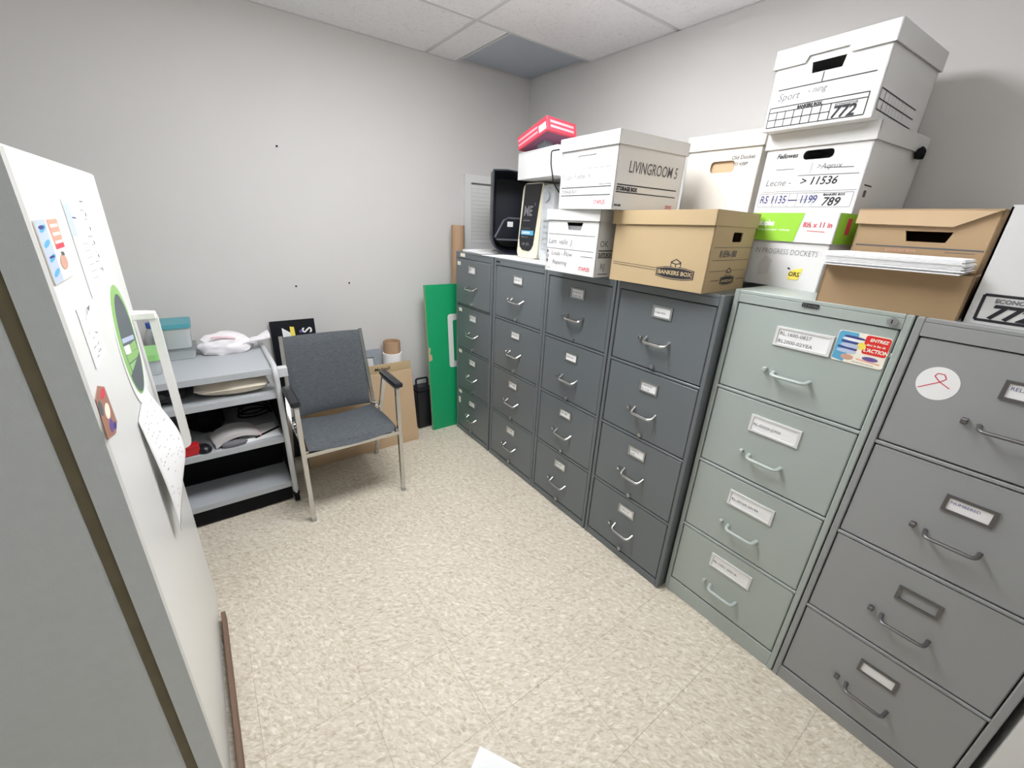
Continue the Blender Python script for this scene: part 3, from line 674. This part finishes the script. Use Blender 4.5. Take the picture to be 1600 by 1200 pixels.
def seat_fn(x, v, u):
    y = -.572-oy+v*.40; z = .436+.010*math.sin(math.pi*v)-.024*(1-u*u)*(1 if v > .08 else .9)-.018*max(0, v-.3)
    if v < .08: z -= (.08-v)*.18
    return Vector((x, y, z)), Vector((0, -.05, 1)).normalized()
bm = bmesh.new(); cushion(bm, .452, .430, seat_fn, th=.036); obj('seat', bm, M_FABRIC, ch, smooth=True)
def back_fn(x, v, u):
    z = .432+.022*(1-abs(u))*0+v*.445; y = -.178-oy+.095*v+.022*(1-u*u)
    z -= .020*(1-u*u)*(1-v)*0
    return Vector((x, y, z)), Vector((0, -1, .2)).normalized()
bm = bmesh.new(); cushion(bm, .420, .446, back_fn, th=.034); obj('backrest', bm, M_FABRIC, ch, smooth=True)

# ================================================================== things leaning on the back wall
def lean(name, label, cat, x0, x1, y_base, h, y_top, m, t=.006):
    """a sheet standing on the floor at y_base leaning to y_top at its top edge"""
    a = math.atan2(y_top-y_base, h)
    o = thing(name, label, cat, ((x0+x1)/2, y_base, 0)); Ln = math.hypot(h, y_top-y_base)
    o.rotation_euler = (-a, 0, 0)
    W = x1-x0
    return o, W, Ln
o, W, Ln = lean('cardboard_sheet', 'large flat tan cardboard sheet leaning behind the chair', 'cardboard', -1.075, -.335, -.032, .525, .045, M_KRAFT3)
obj('panel', nbox(-W/2, W/2, 0, .012, 0, Ln, .002), M_KRAFT3, o)
obj('fold_strip', nbox(-W/2, W/2-.002, -.0025, 0, .018, .062), M_KRAFT3, o)
o, W, Ln = lean('cardboard_sheet', 'taller cardboard sheet with handwriting, behind the large tan sheet', 'cardboard', -.62, -.325, .03, .575, .085, M_KRAFT3)
obj('panel', nbox(-W/2, W/2, 0, .008, 0, Ln, .002), M_KRAFT, o)
pr = Print((-W/2, 0, 0), X_, Z_, -Y_); pr.text(M_INK, .035, .535, .032, 'Madwell', .0006, .25); pr.flush(o)
# grey picture frame
o, W, Ln = lean('picture_frame', 'grey picture frame standing behind the cardboard sheets', 'picture frame', -.80, -.487, .15, .64, .235, M_STEEL)
bm = bmesh.new(); panel(bm, (-W/2, 0, 0), X_, Z_, -Y_, rect(0, 0, W, Ln), [rect(.05, .05, W-.05, Ln-.05)], .018); obj('frame', bm, mat('grey_frame', (150, 158, 166), .5), o)
obj('picture', nbox(-W/2+.045, W/2-.045, .010, .014, .045, Ln-.045), M_WCARD, o)
# paper roll in a white sleeve
ro = thing('paper_roll', 'thick cardboard tube in a white sleeve standing behind the cardboard', 'tube', (-.412, .190, 0))
obj('sleeve', lathe(bmesh.new(), [(.064, 0), (.066, .001), (.066, .618), (.058, .618), (.058, 0), (.064, 0)], seg=32), M_PAPER, ro, smooth=True)
obj('tube', lathe(bmesh.new(), [(.050, .002), (.0575, .002), (.0575, .700), (.0545, .702), (.050, .700), (.050, .002)], seg=32), M_TUBE, ro, smooth=True)
# black case
bc = thing('carrying_case', 'black plastic case standing between the cardboard and the green board', 'case', (-.215, .150, 0))
obj('shell', nbox(-.055, .055, -.045, .045, 0, .340, .010, 2), M_BLACK, bc)
bm = bmesh.new(); tube(bm, arc_path([(-.045, 0, .335), (-.045, 0, .395), (.045, 0, .395), (.045, 0, .335)], .012), .008, 8); obj('handle', bm, M_BLACK, bc, smooth=True)
obj('lip', nbox(-.056, .056, -.047, .047, .300, .312, .002), M_BLACKM, bc)
# green board
o, W, Ln = lean('green_board', 'tall green board with a white rounded mark leaning beside the dark cabinets', 'board', -.185, .24, .030, 1.085, .112, M_GREENB)
bd = obj('panel', nbox(-W/2, W/2, 0, .022, 0, Ln, .0015), M_GREENB, o)
obj('edge_strip', nbox(-W/2-.0012, -W/2, .001, .021, .002, Ln-.002), mat('chipboard', (150, 168, 130), .8, noise=.15, nscale=60), o)
bm = bmesh.new(); panel(bm, (-W/2, -.0004, 0), X_, Z_, -Y_, rrect(.165, .475, .415, .875, .02), [rrect(.205, .52, .365, .83, .012)], .001); obj('white_mark', bm, M_WCARD, o)
bm = bmesh.new(); panel(bm, (-W/2, -.0006, 0), X_, Z_, -Y_, [(-.001, .545), (.026, .555), (.024, .590), (.008, .602), (.018, .640), (.004, .652), (-.001, .62)], (), .001); obj('torn_tape', bm, M_KRAFT3, o)
# black sign board with white lettering
o, W, Ln = lean('sign_board', 'black sign board with a white letter S standing behind the chair', 'sign', -1.135, -.885, .16, .895, .245, M_BLACKM)
obj('panel', nbox(-W/2, W/2, 0, .006, 0, Ln, .001), M_BLACK, o)
pr = Print((-W/2, 0, 0), X_, Z_, -Y_)
pr.text(M_PAPER, .228, .812, .080, 'S', .0012, rot=math.pi/2, wx=1.0); pr.text(M_PAPER, .228, .745, .080, 'G', .0012, rot=math.pi/2)
pr.poly(M_PAPER, [(.062, .62), (.140, .62), (.128, .79), (.110, .82), (.062, .856)]); pr.poly(M_YELLOW, [(.105, .755), (.133, .755), (.129, .856), (.106, .860)], .0002); pr.poly(M_PURPLE, ellipse(.165, .825, .010, .010, 14)); pr.flush(o)
# cardboard tube beside the cabinets
tb = thing('cardboard_tube', 'tall brown cardboard mailing tube standing between the wall and the dark cabinets', 'tube', (.118, .185, 0))
obj('tube', lathe(bmesh.new(), [(.043, 0), (.046, 0), (.046, 1.478), (.043, 1.478), (.043, 0)], seg=28), M_TUBE, tb, smooth=True)
obj('end_cap', lathe(bmesh.new(), [(0, 1.470), (.043, 1.470), (.043, 1.474), (0, 1.474)], seg=28), M_KRAFT3, tb)
# small nails left in the wall
for (xx, zz, lb_) in ((-.953, 1.84, 'lone dark nail high on the back wall'), (-.957, 1.094, 'dark nail low on the back wall above the chair'), (-.643, 1.100, 'nail low on the back wall above the cardboard tube')):
    bm = bmesh.new(); tube(bm, [(0, 0, 0), (0, -.010, .001)], .0022, 8); tube(bm, [(0, -.010, .001), (0, -.012, .001)], .0055, 10)
    tag(obj('nail', bm, M_BLACKM, None, loc=(xx, YB, zz)), lb_, 'nail', 'nails in the back wall')

# ================================================================== on top of the cabinets
ZT, ZG = 1.32, 1.343
def file_box(label, x, y, yaw, L, D, h, z0, mb, ml, lid_h=.055, holes_x=(), holes_y=(), notch=None, lid_tilt=None, name='storage_box', cat='box', lid=True, ov=.007, group='file boxes on the cabinets'):
    t = thing(name, label, cat, (x, y, z0), yaw, group)
    hb = h-.006 if lid else h
    bm = bmesh.new()
    panel(bm, (0, L, 0), -Y_, Z_, -X_, rect(0, 0, L, hb), holes_x, .004)
    panel(bm, (0, 0, 0), X_, Z_, -Y_, rect(0, 0, D, hb), holes_y, .004)
    panel(bm, (D, 0, 0), Y_, Z_, X_, rect(0, 0, L, hb), (), .004)
    panel(bm, (D, L, 0), -X_, Z_, Y_, rect(0, 0, D, hb), (), .004)
    box(bm, .004, D-.004, .004, L-.004, 0, .004)
    obj('body', bm, mb, t)
    lo = None
    if lid:
        bm = bmesh.new(); Lo, Do = L+2*ov, D+2*ov
        if notch:
            a, b, c = notch
            pf = [(0, 0), (a, 0), (a+.008, c), (b-.008, c), (b, 0), (Lo, 0), (Lo, lid_h), (0, lid_h)]
        else: pf = rect(0, 0, Lo, lid_h)
        z = h-lid_h
        panel(bm, (-ov, L+ov, z), -Y_, Z_, -X_, pf, (), .0035)
        panel(bm, (-ov, -ov, z), X_, Z_, -Y_, rect(0, 0, Do, lid_h), (), .0035)
        panel(bm, (D+ov, -ov, z), Y_, Z_, X_, rect(0, 0, Lo, lid_h), (), .0035)
        panel(bm, (D+ov, L+ov, z), -X_, Z_, Y_, rect(0, 0, Do, lid_h), (), .0035)
        box(bm, -ov+.0035, D+ov-.0035, -ov+.0035, L+ov-.0035, h-.004, h)
        lo = obj('lid', bm, ml, t)
        if lid_tilt: lo.rotation_euler = lid_tilt[0]; lo.location = lid_tilt[1]
    fx = Print((0, L, 0), -Y_, Z_, -X_); fy = Print((0, 0, 0), X_, Z_, -Y_)
    return t, fx, fy, lo

# A: small white storage box
trap = lambda c, v, w0, w1, h_: [(c-w0/2, v), (c+w0/2, v), (c+w1/2, v+h_), (c-w1/2, v+h_)]
L, D, h = .300, .38, .258
t, fx, fy, _ = file_box('lower white storage box with grey pencil notes beside the clear plastic machine', -.107, -1.355, .025, L, D, h, ZT, M_WCARD, M_WCARD, .042, [trap(.165, .178, .072, .094, .030)])
obj('papers', nbox(.012, D-.02, .02, L-.02, .006, .195), mat('file_grey', (150, 150, 152), .9), t)
for v0, a, b in ((.158, .010, .285), (.098, .0, .285)): fx.line(M_INK, a, v0, b, v0, .0016)
fx.line(M_INK, .12, .075, .12, .097, .0014); fx.line(M_INK, .215, .076, .285, .076, .0016)
fx.text(M_INKG, .012, .118, .030, 'Lam  valle  J.', 0, .2); fx.text(M_INKG, .035, .070, .026, 'Louis - Flow', 0, .2); fx.text(M_INKG, .045, .033, .024, 'Repairing', 0, .2)
fx.text(M_INK, .006, .078, .018, 'B', .0005); fx.text(M_INK, .006, .058, .018, 'U', .0005); fx.text(M_INK, .006, .038, .018, 'B', .0005)
fx.text(M_REDINK, .210, .020, .020, 'STAPLES', .0004, wx=.85); fx.text(M_INK, .012, .012, .006, '810-1002')
fy.text(M_PENCIL, .015, .120, .034, 'OK', .0); fy.line(M_INK, .01, .105, .37, .105, .004); fy.line(M_INK, .01, .078, .37, .078, .003); fy.text(M_INK, .012, .082, .021, 'SUITE BOX', .0007, wx=.8); fy.text(M_INKG, .03, .03, .036, 'RJ'); fy.line(M_INK, .02, .012, .08, .012, .003)
fx.flush(t); fy.flush(t)
# B: upper storage box
L, D, h = .315, .375, .258
t, fx, fy, _ = file_box('white storage box marked LIVINGROOM 5 in black marker', -.140, -1.434, -.061, L, D, h, 1.5795, M_WCARD, M_WCARD, .045)
fx.line(M_PENCIL, .105, .168, .105, .190, .003); fx.line(M_PENCIL, .103, .190, .205, .190, .003)
fx.line(M_INKG, .12, .145, .300, .145, .0014); fx.line(M_INKG, .015, .085, .11, .085, .0014); fx.line(M_INK, .235, .087, .300, .087, .0016)
fx.line(M_INK, .012, .079, .300, .079, .003); fx.line(M_INK, .012, .050, .300, .050, .003)
fx.text(M_INKG, .014, .058, .017, 'STORAGE BOX', .0003, wx=.85); fx.text(M_REDINK, .215, .018, .020, 'STAPLES', .0002, wx=.85); fx.text(M_INK, .012, .008, .007, '810 1002')
fx.text(M_INKG, .015, .110, .026, 'F nose - F oldtel   K', 0, .15, wx=.8)
fy.text(M_PENCIL, .062, .128, .056, 'LIVINGROOM 5', .0002, .1, wx=.72, k=.0003)
fy.line(M_INK, .012, .085, .350, .085, .0042); fy.line(M_INK, .010, .060, .350, .060, .0036); fy.text(M_INK, .012, .0655, .019, 'STORAGE BOX', .0012, wx=.85); fy.text(M_REDINK, .300, .015, .020, 'STAPLES', .0004, wx=.5); fy.text(M_INK, .010, .012, .009, '810-1002', .0006)
fx.flush(t); fy.flush(t)
# D: kraft box
L, D, h = .394, .318, .258
t, fx, fy, lo = file_box('brown kraft file box with a black oval maker logo on its long side', -.045, -1.798, .06, L, D, h, ZT, M_KRAFT, M_KRAFT, .048, holes_y=[rrect(.140, .168, .215, .200, .006)], lid_tilt=((-.022, 0, 0), (0, .0, .0085)))
for dz in (0, -.008): fx.line(M_INK, .010, .072+dz, .205, .066+dz, .0016)
def oval_logo(P, u, v, w_, h_, s):
    P.poly(M_INK, [(u-w_/2, v-h_*.33), (u-w_*.25, v-h_*.47), (u, v-h_*.5), (u+w_*.25, v-h_*.47), (u+w_/2, v-h_*.33), (u+w_/2, v+h_*.33), (u+w_*.25, v+h_*.47), (u, v+h_*.5), (u-w_*.25, v+h_*.47), (u-w_/2, v+h_*.33)])
    k = .93; P.curve(M_KRAFT, [(u-w_/2*k, v-h_*.28), (u-w_*.24, v-h_*.40), (u, v-h_*.43), (u+w_*.24, v-h_*.40), (u+w_/2*k, v-h_*.28), (u+w_/2*k, v+h_*.28), (u+w_*.24, v+h_*.40), (u, v+h_*.43), (u-w_*.24, v+h_*.40), (u-w_/2*k, v+h_*.28), (u-w_/2*k, v-h_*.28)], .0016, .0002)
    P.text(M_KRAFT, u, v-.006, s, 'BANKERS BOX', .0006, align='CENTER', k=.0003)
    for i, (a, b) in enumerate(((-.013, .0), (0, .006), (.013, 0))): pass
    c, b0 = u, v+h_*.42
    P.poly(M_INK, [(c-.020, b0), (c+.020, b0), (c+.020, b0+.020), (c, b0+.031), (c-.020, b0+.020)], .0001)
    P.poly(M_KRAFT, [(c-.017, b0+.004), (c-.002, b0+.001), (c-.002, b0+.011), (c-.017, b0+.014)], .0002); P.poly(M_KRAFT, [(c+.002, b0+.001), (c+.017, b0+.004), (c+.017, b0+.014), (c+.002, b0+.011)], .0002); P.poly(M_KRAFT, [(c-.015, b0+.018), (c, b0+.014), (c+.015, b0+.018), (c, b0+.027)], .0002)
oval_logo(fx, .280, .055, .145, .044, .0195)
for v0, a, b in ((.150, .02, .32), (.108, .02, .31), (.072, .02, .30)): fy.line(M_PENCIL, a, v0, b, v0, .0016)
fy.text(M_PENCIL, .065, .118, .032, 'Rl 8596-1800', .0006, .2, wx=.75); oval_logo(fy, .165, .038, .11, .034, .013); fy.line(M_INK, .04, .040, .10, .040, .002); fy.line(M_INK, .235, .040, .30, .040, .002)
fx.flush(t); fy.flush(t)
# C: box of dockets to keep
L, D, h = .310, .385, .292
t, fx, fy, lo = file_box('cream white file box with a kraft coloured hand hole beside the stack of three', .362, -1.690, -.02, L, D, h, 1.590, M_WCARD2, M_WCARD2, .055, [rrect(.112, .152, .214, .194, .014)], name='storage_box')
obj('liner', nbox(.010, .016, .02, L-.02, .006, .225), M_KRAFT3, t)
fx.text(M_PENCIL, .196, .196, .019, 'Old Docket', .0003, .1); fx.text(M_PENCIL, .206, .174, .015, 'TO KEEP', .0003, .1); fx.flush(t)
file_box('white storage box hidden low behind the brown kraft box', .345, -1.700, 0, .32, .395, .268, ZT, M_WCARD2, M_WCARD2, .05)
# G: copier paper carton
L, D, h = .282, .30, .250
t, fx, fy, lo = file_box('white copier paper carton with a lime green lid, bottom of the stack of three', .258, -2.029, -.17, L, D, h, ZG, M_WCARD, M_WCARD, .095, name='paper_carton', ov=.006)
P2 = Print((-.006, L+.006, h-.095), -Y_, Z_, -X_)
P2.poly(M_LIMEP, [(.001, .001), (.170, .001), (.184, .094), (.001, .094)]); P2.text(M_PAPER, .030, .052, .026, 'staples', .0010, wx=.8); P2.text(M_PAPER, .030, .036, .009, 'multipurpose paper - multiusage', .0001)
P2.text(M_REDINK, .188, .050, .022, '8½ x 11 in', .0005, wx=.95); P2.line(M_REDINK, .205, .038, .262, .036, .002); P2.flush(lo)
P3 = Print((-.006, -.006, h-.095), X_, Z_, -Y_); P3.poly(M_LIMEP, [(.001, .001), (.22, .001), (.23, .094), (.001, .094)]); P3.poly(M_REDINK, rect(.05, .03, .075, .08), .0002); P3.flush(lo)
fx.text(M_INKG, .030, .112, .026, 'IN PROGRESS DOCKETS', -.0003, wx=.80)
fx.poly(mat('smudge', (206, 204, 203), .8), [(.06, .03), (.10, .04), (.105, .09), (.075, .105), (.055, .07)]); fx.flush(t)
P4 = Print((0, L, 0), -Y_, Z_, -X_, .0012); P4.poly(M_YELLOW, [(.176, .030), (.212, .032), (.220, .072), (.192, .066), (.175, .056)]); P4.text(M_INK, .176, .043, .020, 'ORS', .0005, k=.0004); P4.line(M_INK, .168, .068, .176, .066, .005); P4.flush(t, 'sticky_note')
# F: middle of stack
L, D, h = .325, .385, .258
t, fx, fy, lo = file_box('white file box numbered 789, middle of the stack of three', .310, -2.044, -.087, L, D, h, 1.5935, M_WCARD, M_WCARD, .050, [rrect(.128, .168, .222, .196, .013)])
fx.text(M_INK, .040, .178, .020, 'Fellowes', .0005, .3)
fx.line(M_PENCIL, .048, .142, .110, .142, .002); fx.line(M_INK, .128, .120, .310, .118, .0016); fx.line(M_INKG, .165, .125, .165, .160, .0012); fx.line(M_PENCIL, .205, .140, .290, .137, .0024); fx.text(M_INKG, .180, .137, .024, '>Aqrux', 0, .2)
fx.text(M_INKG, .022, .090, .030, 'Lecne -', 0, .2); fx.text(M_INK, .140, .090, .034, '> 11536', .0004, .2)
fx.line(M_PENCIL, .02, .070, .318, .070, .001); fx.frame(M_INKG, .012, .020, .312, .064, .0012); fx.line(M_INKG, .012, .043, .205, .043, .001)
for i in range(1, 8): fx.line(M_INKG, .012+.0265*i, .020, .012+.0265*i, .064, .001)
fx.text(M_BLUEINK, .016, .032, .036, 'RS 1135 — 1199', .0002, .1, wx=.78, k=.0004); fx.text(M_INK, .226, .0545, .0095, 'BANKERS BOX', .0003); fx.text(M_INK, .226, .024, .037, '789', .0006, .2, wx=.95)
fy.line(M_INK, .02, .085, .075, .083, .004); fy.poly(M_PENCIL, rrect(.03, .05, .05, .07, .004)); fx.flush(t); fy.flush(t)
tp = lump('black_lump', M_BLACKM, (.318, -.016, .186), (.024, .012, .024), 8, .3, 2.5, 2, parent=t)  # small black lump set at a dark spot by the far corner
# E: top of stack
L, D, h = .320, .380, .232
t, fx, fy, lo = file_box('white file box numbered 772 at the very top of the stack', .255, -2.033, -.067, L, D, h, 1.852, M_WCARD, M_WCARD, .052, [trap(.160, .148, .084, .094, .030)], notch=(.100, .225, .018))
fx.line(M_INK, .155, .120, .155, .146, .0028); fx.line(M_INK, .025, .118, .298, .118, .0030)
fx.text(M_INKG, .030, .086, .030, 'Sport', 0, .2); fx.text(M_INKG, .120, .094, .024, '- ning', 0, .2)
fx.frame(M_INK, .012, .010, .296, .068, .0028); fx.line(M_INK, .012, .054, .296, .054, .0026); fx.text(M_INK, .100, .0565, .0115, 'BANKERS BOX.', .0008, wx=.95)
for i in range(1, 8): fx.line(M_INK, .012+.0270*i, .010, .012+.0270*i, .054, .0026)
fx.line(M_INK, .012, .032, .201, .032, .0026); fx.text(M_INKG, .212, .044, .0095, 'ECONO/STOR', .0004); fx.text(M_INK, .206, .0135, .043, '772', .0012, .2, wx=1.0)
for v0 in (.074, .048, .022): fy.line(M_INK, .008, v0, .30, v0-.012, .0030)
for u0 in (.008, .042): fy.line(M_INK, u0, .022, u0, .074, .0026)
for u0 in (.075, .10, .125, .15, .18, .21): fy.line(M_INKG, u0, .020, u0, .070, .0014)
fx.flush(t); fy.flush(t, 'printed_grid')
# H: brown file box with folded flap
L, D, h = .306, .385, .258
t, fx, fy, lo = file_box('brown file box with a black hand hole behind the stack of white paper', .250, -2.381, -.12, L, D, h, ZG, M_KRAFT2, M_KRAFT2, .05, [trap(.175, .176, .086, .104, .028)], lid=False)
bm = bmesh.new(); panel(bm, (-.012, L+.004, .221), -Y_, Z_, Vector((-1, 0, .12)).normalized(), [(0, .0), (.228, -.004), (.304, .037), (.0, .039)], (), .004); obj('lid_flap', bm, M_KRAFT3, t)
obj('lid_top', nbox(-.012, D+.004, -.001, L+.004, h+.0005, h+.0045), M_KRAFT2, t)
fx.line(M_PENCIL, .01, .160, .30, .160, .004); fx.text(M_SKIN, .09, .146, .011, 'BANKERS BOX', .0002); fx.line(M_PENCIL, .225, .152, .285, .152, .0014); fx.flush(t)
# I: low brown carton with a paper stack on it
L, D, h = .300, .180, .106
t, fx, fy, lo = file_box('low open brown carton carrying a stack of white paper', .052, -2.402, .03, L, D, h, ZG, M_KRAFT2, M_KRAFT2, lid=False, name='carton')
ps = thing('paper_stack', 'stack of white paper sheets spread on the low brown carton', 'paper', (.040, -2.400, ZG+h+.0005), .03)
random.seed(2)
for k in range(11):
    dx, dy = (random.uniform(-.024, -.012), random.uniform(-.006, .006)) if k not in (0, 10) else ((-.030, 0) if k == 0 else (-.004, .004))
    me_ = nbox(dx, .192+dx, .022+dy, .302+dy, .0032*k, .0032*k+.0026)
    obj('sheet', me_, M_PAPER, ps)
# J: white file box at the right edge
L, D, h = .312, .355, .258
t, fx, fy, lo = file_box('white file box numbered 772 standing on the nearest cabinet at the picture edge', .070, -2.719, 0, L, D, h, ZG, M_WCARD, M_WCARD, lid=False)
obj('lid', nbox(.001, D-.001, .001, L-.001, h, h+.004), M_WCARD, t)
fx.frame(M_INK, .020, .010, .40*L+.12, .068, .0060); fx.text(M_INKG, .040, .052, .013, 'ECONO/STOR', .0006); fx.text(M_INK, .036, .016, .044, '772', .0018, .2, wx=1.1); fx.flush(t)
bl = thing('black_case', 'black case on top of the white box at the picture edge', 'case', (.20, -2.56, ZG+.2625))
bm = bmesh.new(); panel(bm, (0, .145, 0), -Y_, Z_, -X_, [(0, 0), (.28, 0), (.28, .075), (.03, .075), (.008, .04)], (), .22); obj('shell', bm, M_BLACK, bl)
obj('clasp', nbox(-.006, .001, -.02, .02, .03, .05, .002), M_STEEL, bl)

# electronics at the back end
tw = thing('power_supply_unit', 'ivory tower unit with a black front panel on the dark cabinets', 'electronics', (.15, -.668, ZT+.004), .0)
tL, tD, tH = .188, .34, .402
bm = bmesh.new(); panel(bm, (0, tL, 0), -Y_, Z_, -X_, rrect(0, 0, tL, tH, .035, 6), (), tD)
for v in bm.verts:
    if v.co.x < .001: v.co.x += .03*(v.co.z/tH)**2
obj('casing', bm, M_BEIGE, tw, smooth=True)
bm = bmesh.new(); pl_ = [(.020, tH-.006), (.018, .11), (.028, .062), (.052, .044), (.110, .040), (.132, .050), (.146, .075), (.166, tH-.006)]
panel(bm, (-.004, tL, 0), -Y_, Z_, -X_, pl_, (), .010)
for v in bm.verts: v.co.x += .03*(v.co.z/tH)**2
fp = obj('front_panel', bm, M_BLACK, tw)
pr = Print((.004, tL, 0), -Y_, Z_, -X_, .0035); prz = pr
def tower_pt(z): return .03*(z/tH)**2
class TP(Print):
    def P(s, u, v, k=0): return Vector((-.0046-k+.03*(v/tH)**2, tL-u, v))
pr = TP((0, 0, 0), -Y_, Z_, -X_)
pr.text(M_INKG, .040, .232, .072, 'ME', .0020, wx=.85); pr.text(M_INKG, .128, .285, .02, '2', .001); pr.line(M_PENCIL, .042, .205, .105, .205, .008)
pr.poly(M_SKYBLUE, rect(.034, .128, .146, .152)); pr.text(M_PAPER, .040, .134, .018, 'GUARDIAN', .0004, wx=.8, k=.0006); pr.text(M_INKG, .036, .160, .014, 'Line of power'); pr.text(M_INKG, .040, .113, .011, 'Back-up  unit', .0004)
pr.text(M_INKG, .050, .072, .018, '650  275', .0006); pr.flush(fp)
# clear plastic machine next to it
cl = thing('plastic_cover', 'cloudy clear plastic hood wedged beside the ivory unit', 'plastic cover', (.135, -.800, ZT+.002), -.10)
M_HAZE = mat('cloudy_plastic', (206, 210, 212), .25, noise=.35, nscale=14, alpha=.85)
bm = bmesh.new(); panel(bm, (0, .11, 0), -Y_, Z_, -X_, rrect(0, 0, .11, .385, .03), (), .25); obj('hood', bm, M_HAZE, cl, smooth=True)
for k in range(6): obj('rib', nbox(-.005, 0, .02, .085, .06+.03*k, .068+.03*k), mat('grey_plastic', (168, 172, 176), .4), cl)
obj('lens_ring', tube(bmesh.new(), [(-.012, .06, .33), (.002, .06, .33)], .026, 18), mat('grey_plastic', (168, 172, 176), .4), cl)
# plain white carton on the tower
wb = thing('white_carton', 'plain white carton lying on the ivory unit', 'box', (.040, -.900, 1.734), -.157)
obj('carton', nbox(0, .29, 0, .385, 0, .130, .0015), M_WCARD, wb)
obj('flap_seam', nbox(-.0006, 0, .004, .381, .124, .1255), M_INKG, wb)
cbm = bmesh.new(); tube(cbm, arc_path([(.028, -.93, 1.838), (.030, -.872, 1.838), (.028, -.878, 1.78), (.030, -.905, 1.70), (.10, -.94, 1.60), (.10, -.945, 1.325)], .012, 4), .003, 6)
tag(obj('dark_wire', cbm, M_BLACKM, None, smooth=True), 'thin dark cord hanging in front of the plain white carton', 'cord')
# red box, propped at a slant
rd = thing('red_box', 'red and pink carton propped at a slant on the plain white carton', 'box', (.106, -.744, 1.953))
ax = Vector((-.30, .06, -.007)); rd.rotation_mode = 'QUATERNION'; rd.rotation_quaternion = Matrix.Rotation(ax.length, 3, ax.normalized()).to_quaternion()
obj('carton', nbox(0, .199, 0, .246, 0, .067, .0015), M_RED, rd)
fx = Print((0, .246, 0), -Y_, Z_, -X_); fy = Print((0, 0, 0), X_, Z_, -Y_); fb = Print((0, .246, 0), -Y_, X_, -Z_)
fx.poly(M_PAPER, rect(.180, .010, .236, .042), .0002)
for v0 in (.022, .045): fx.poly(M_PINK, rect(.006, v0-.006, .17, v0+.004)); fy.poly(M_PINK, rect(.02, v0-.006, .18, v0+.006))
fx.flush(rd); fy.flush(rd)
fb.poly(mat('dark_plum', (120, 70, 96), .7), rect(.01, .01, .23, .19)); fb.flush(rd)
obj('prop_block', nbox(.05, .11, .09, .15, -.016, -.001), mat('grey_card', (120, 124, 130), .8), rd)
# open black bin on its side
bn = thing('plastic_bin', 'open black plastic bin lying on its side between the louvre and ivory unit', 'bin', (.085, -.300, ZT+.003), -.52)
prof = [(.0, .478), (.0, .110), (.006, .072), (.022, .040), (.048, .016), (.082, .004), (.12, 0), (.26, 0), (.285, .02), (.295, .06), (.295, .44), (.26, .470), (.20, .462), (.15, .474), (.08, .482)]
inn = [(.172+(a-.172)*.955, .24+(b-.24)*.965) for a, b in prof]
bm = bmesh.new(); Dp = .23
vo = [[bm.verts.new((a, y, b)) for a, b in prof] for y in (0, Dp)]; vi = [[bm.verts.new((.172+(a-.172)*(.96 if y == 0 else .8), y, .24+(b-.24)*(.97 if y == 0 else .85))) for a, b in prof] for y in (0, Dp-.01)]
n = len(prof)
for i in range(n):
    j = (i+1) % n
    bm.faces.new((vo[0][i], vo[0][j], vo[1][j], vo[1][i])); bm.faces.new((vi[0][i], vi[1][i], vi[1][j], vi[0][j])); bm.faces.new((vo[0][i], vi[0][i], vi[0][j], vo[0][j]))
bm.faces.new(vo[1]); bm.faces.new(vi[1])
obj('shell', bm, mat('navy_black_plastic', (26, 31, 42), .38), bn, smooth=True)
obj('inner_ledge', nbox(.03, .27, .02, .20, .085, .090), mat('dark_grey_plastic', (92, 96, 104), .35), bn)
bm = bmesh.new(); tube(bm, [(.02, .02, .10), (.075, .05, .20), (.11, .10, .215), (.26, .10, .215)], .006, 8); obj('rim', bm, mat('dark_grey_plastic', (92, 96, 104), .35), bn, smooth=True)
obj('white_tag', nbox(.10, .135, .055, .058, .165, .195), M_WCARD, bn)
# louvred vent on the back wall
W, Hh = .46, .505
lv = thing('wall_vent', 'white louvred vent grille on the back wall behind the black bin', 'vent', (.208, YB-.0305, 1.310))
bm = bmesh.new(); panel(bm, (0, 0, 0), X_, Z_, -Y_, rect(0, 0, W, Hh), [rect(.050, .050, W-.050, Hh-.050)], .030); obj('frame', bm, M_WCARD, lv)
obj('backing', nbox(.048, W-.048, .024, .029, .046, Hh-.046), mat('louvre_back', (205, 206, 204), .8), lv)
for k in range(15):
    s_ = obj('slat', nbox(.051, W-.051, -.0125, .0125, -.0012, .0012), M_LOUVER, lv); s_.location = (0, .013, .064+k*.0262); s_.rotation_euler = (-1.3, 0, 0)
# loose papers on the cabinet tops
def sheet_(label, x, y, z, wx, wy, rz, t=.0018, m=M_PAPER):
    o = obj('paper_sheet', nbox(-wx/2, wx/2, -wy/2, wy/2, 0, t), m, None, loc=(x, y, z), rot=(0, 0, rz)); return tag(o, label, 'paper', 'papers on the cabinet tops')
sheet_('white paper sheet under the ivory unit at the cabinet front edge', .13, -.62, ZT+.0004, .24, .60, .05)
sheet_('white folded papers at the far end of the cabinet top by the black bin', .20, -.033, ZT+.0004, .32, .045, .05, .012)
sheet_('loose white sheet on the cabinet top under the black bin', .15, -.17, ZT+.0004, .21, .20, -.15, .0018)
# on the floor
tag(obj('paper_sheet', nbox(-.075, .075, -.11, .11, 0, .0012), M_PAPER, None, loc=(-.985, -2.045, .0004), rot=(0, 0, .55)), 'white paper lying on the floor at the bottom edge', 'paper')
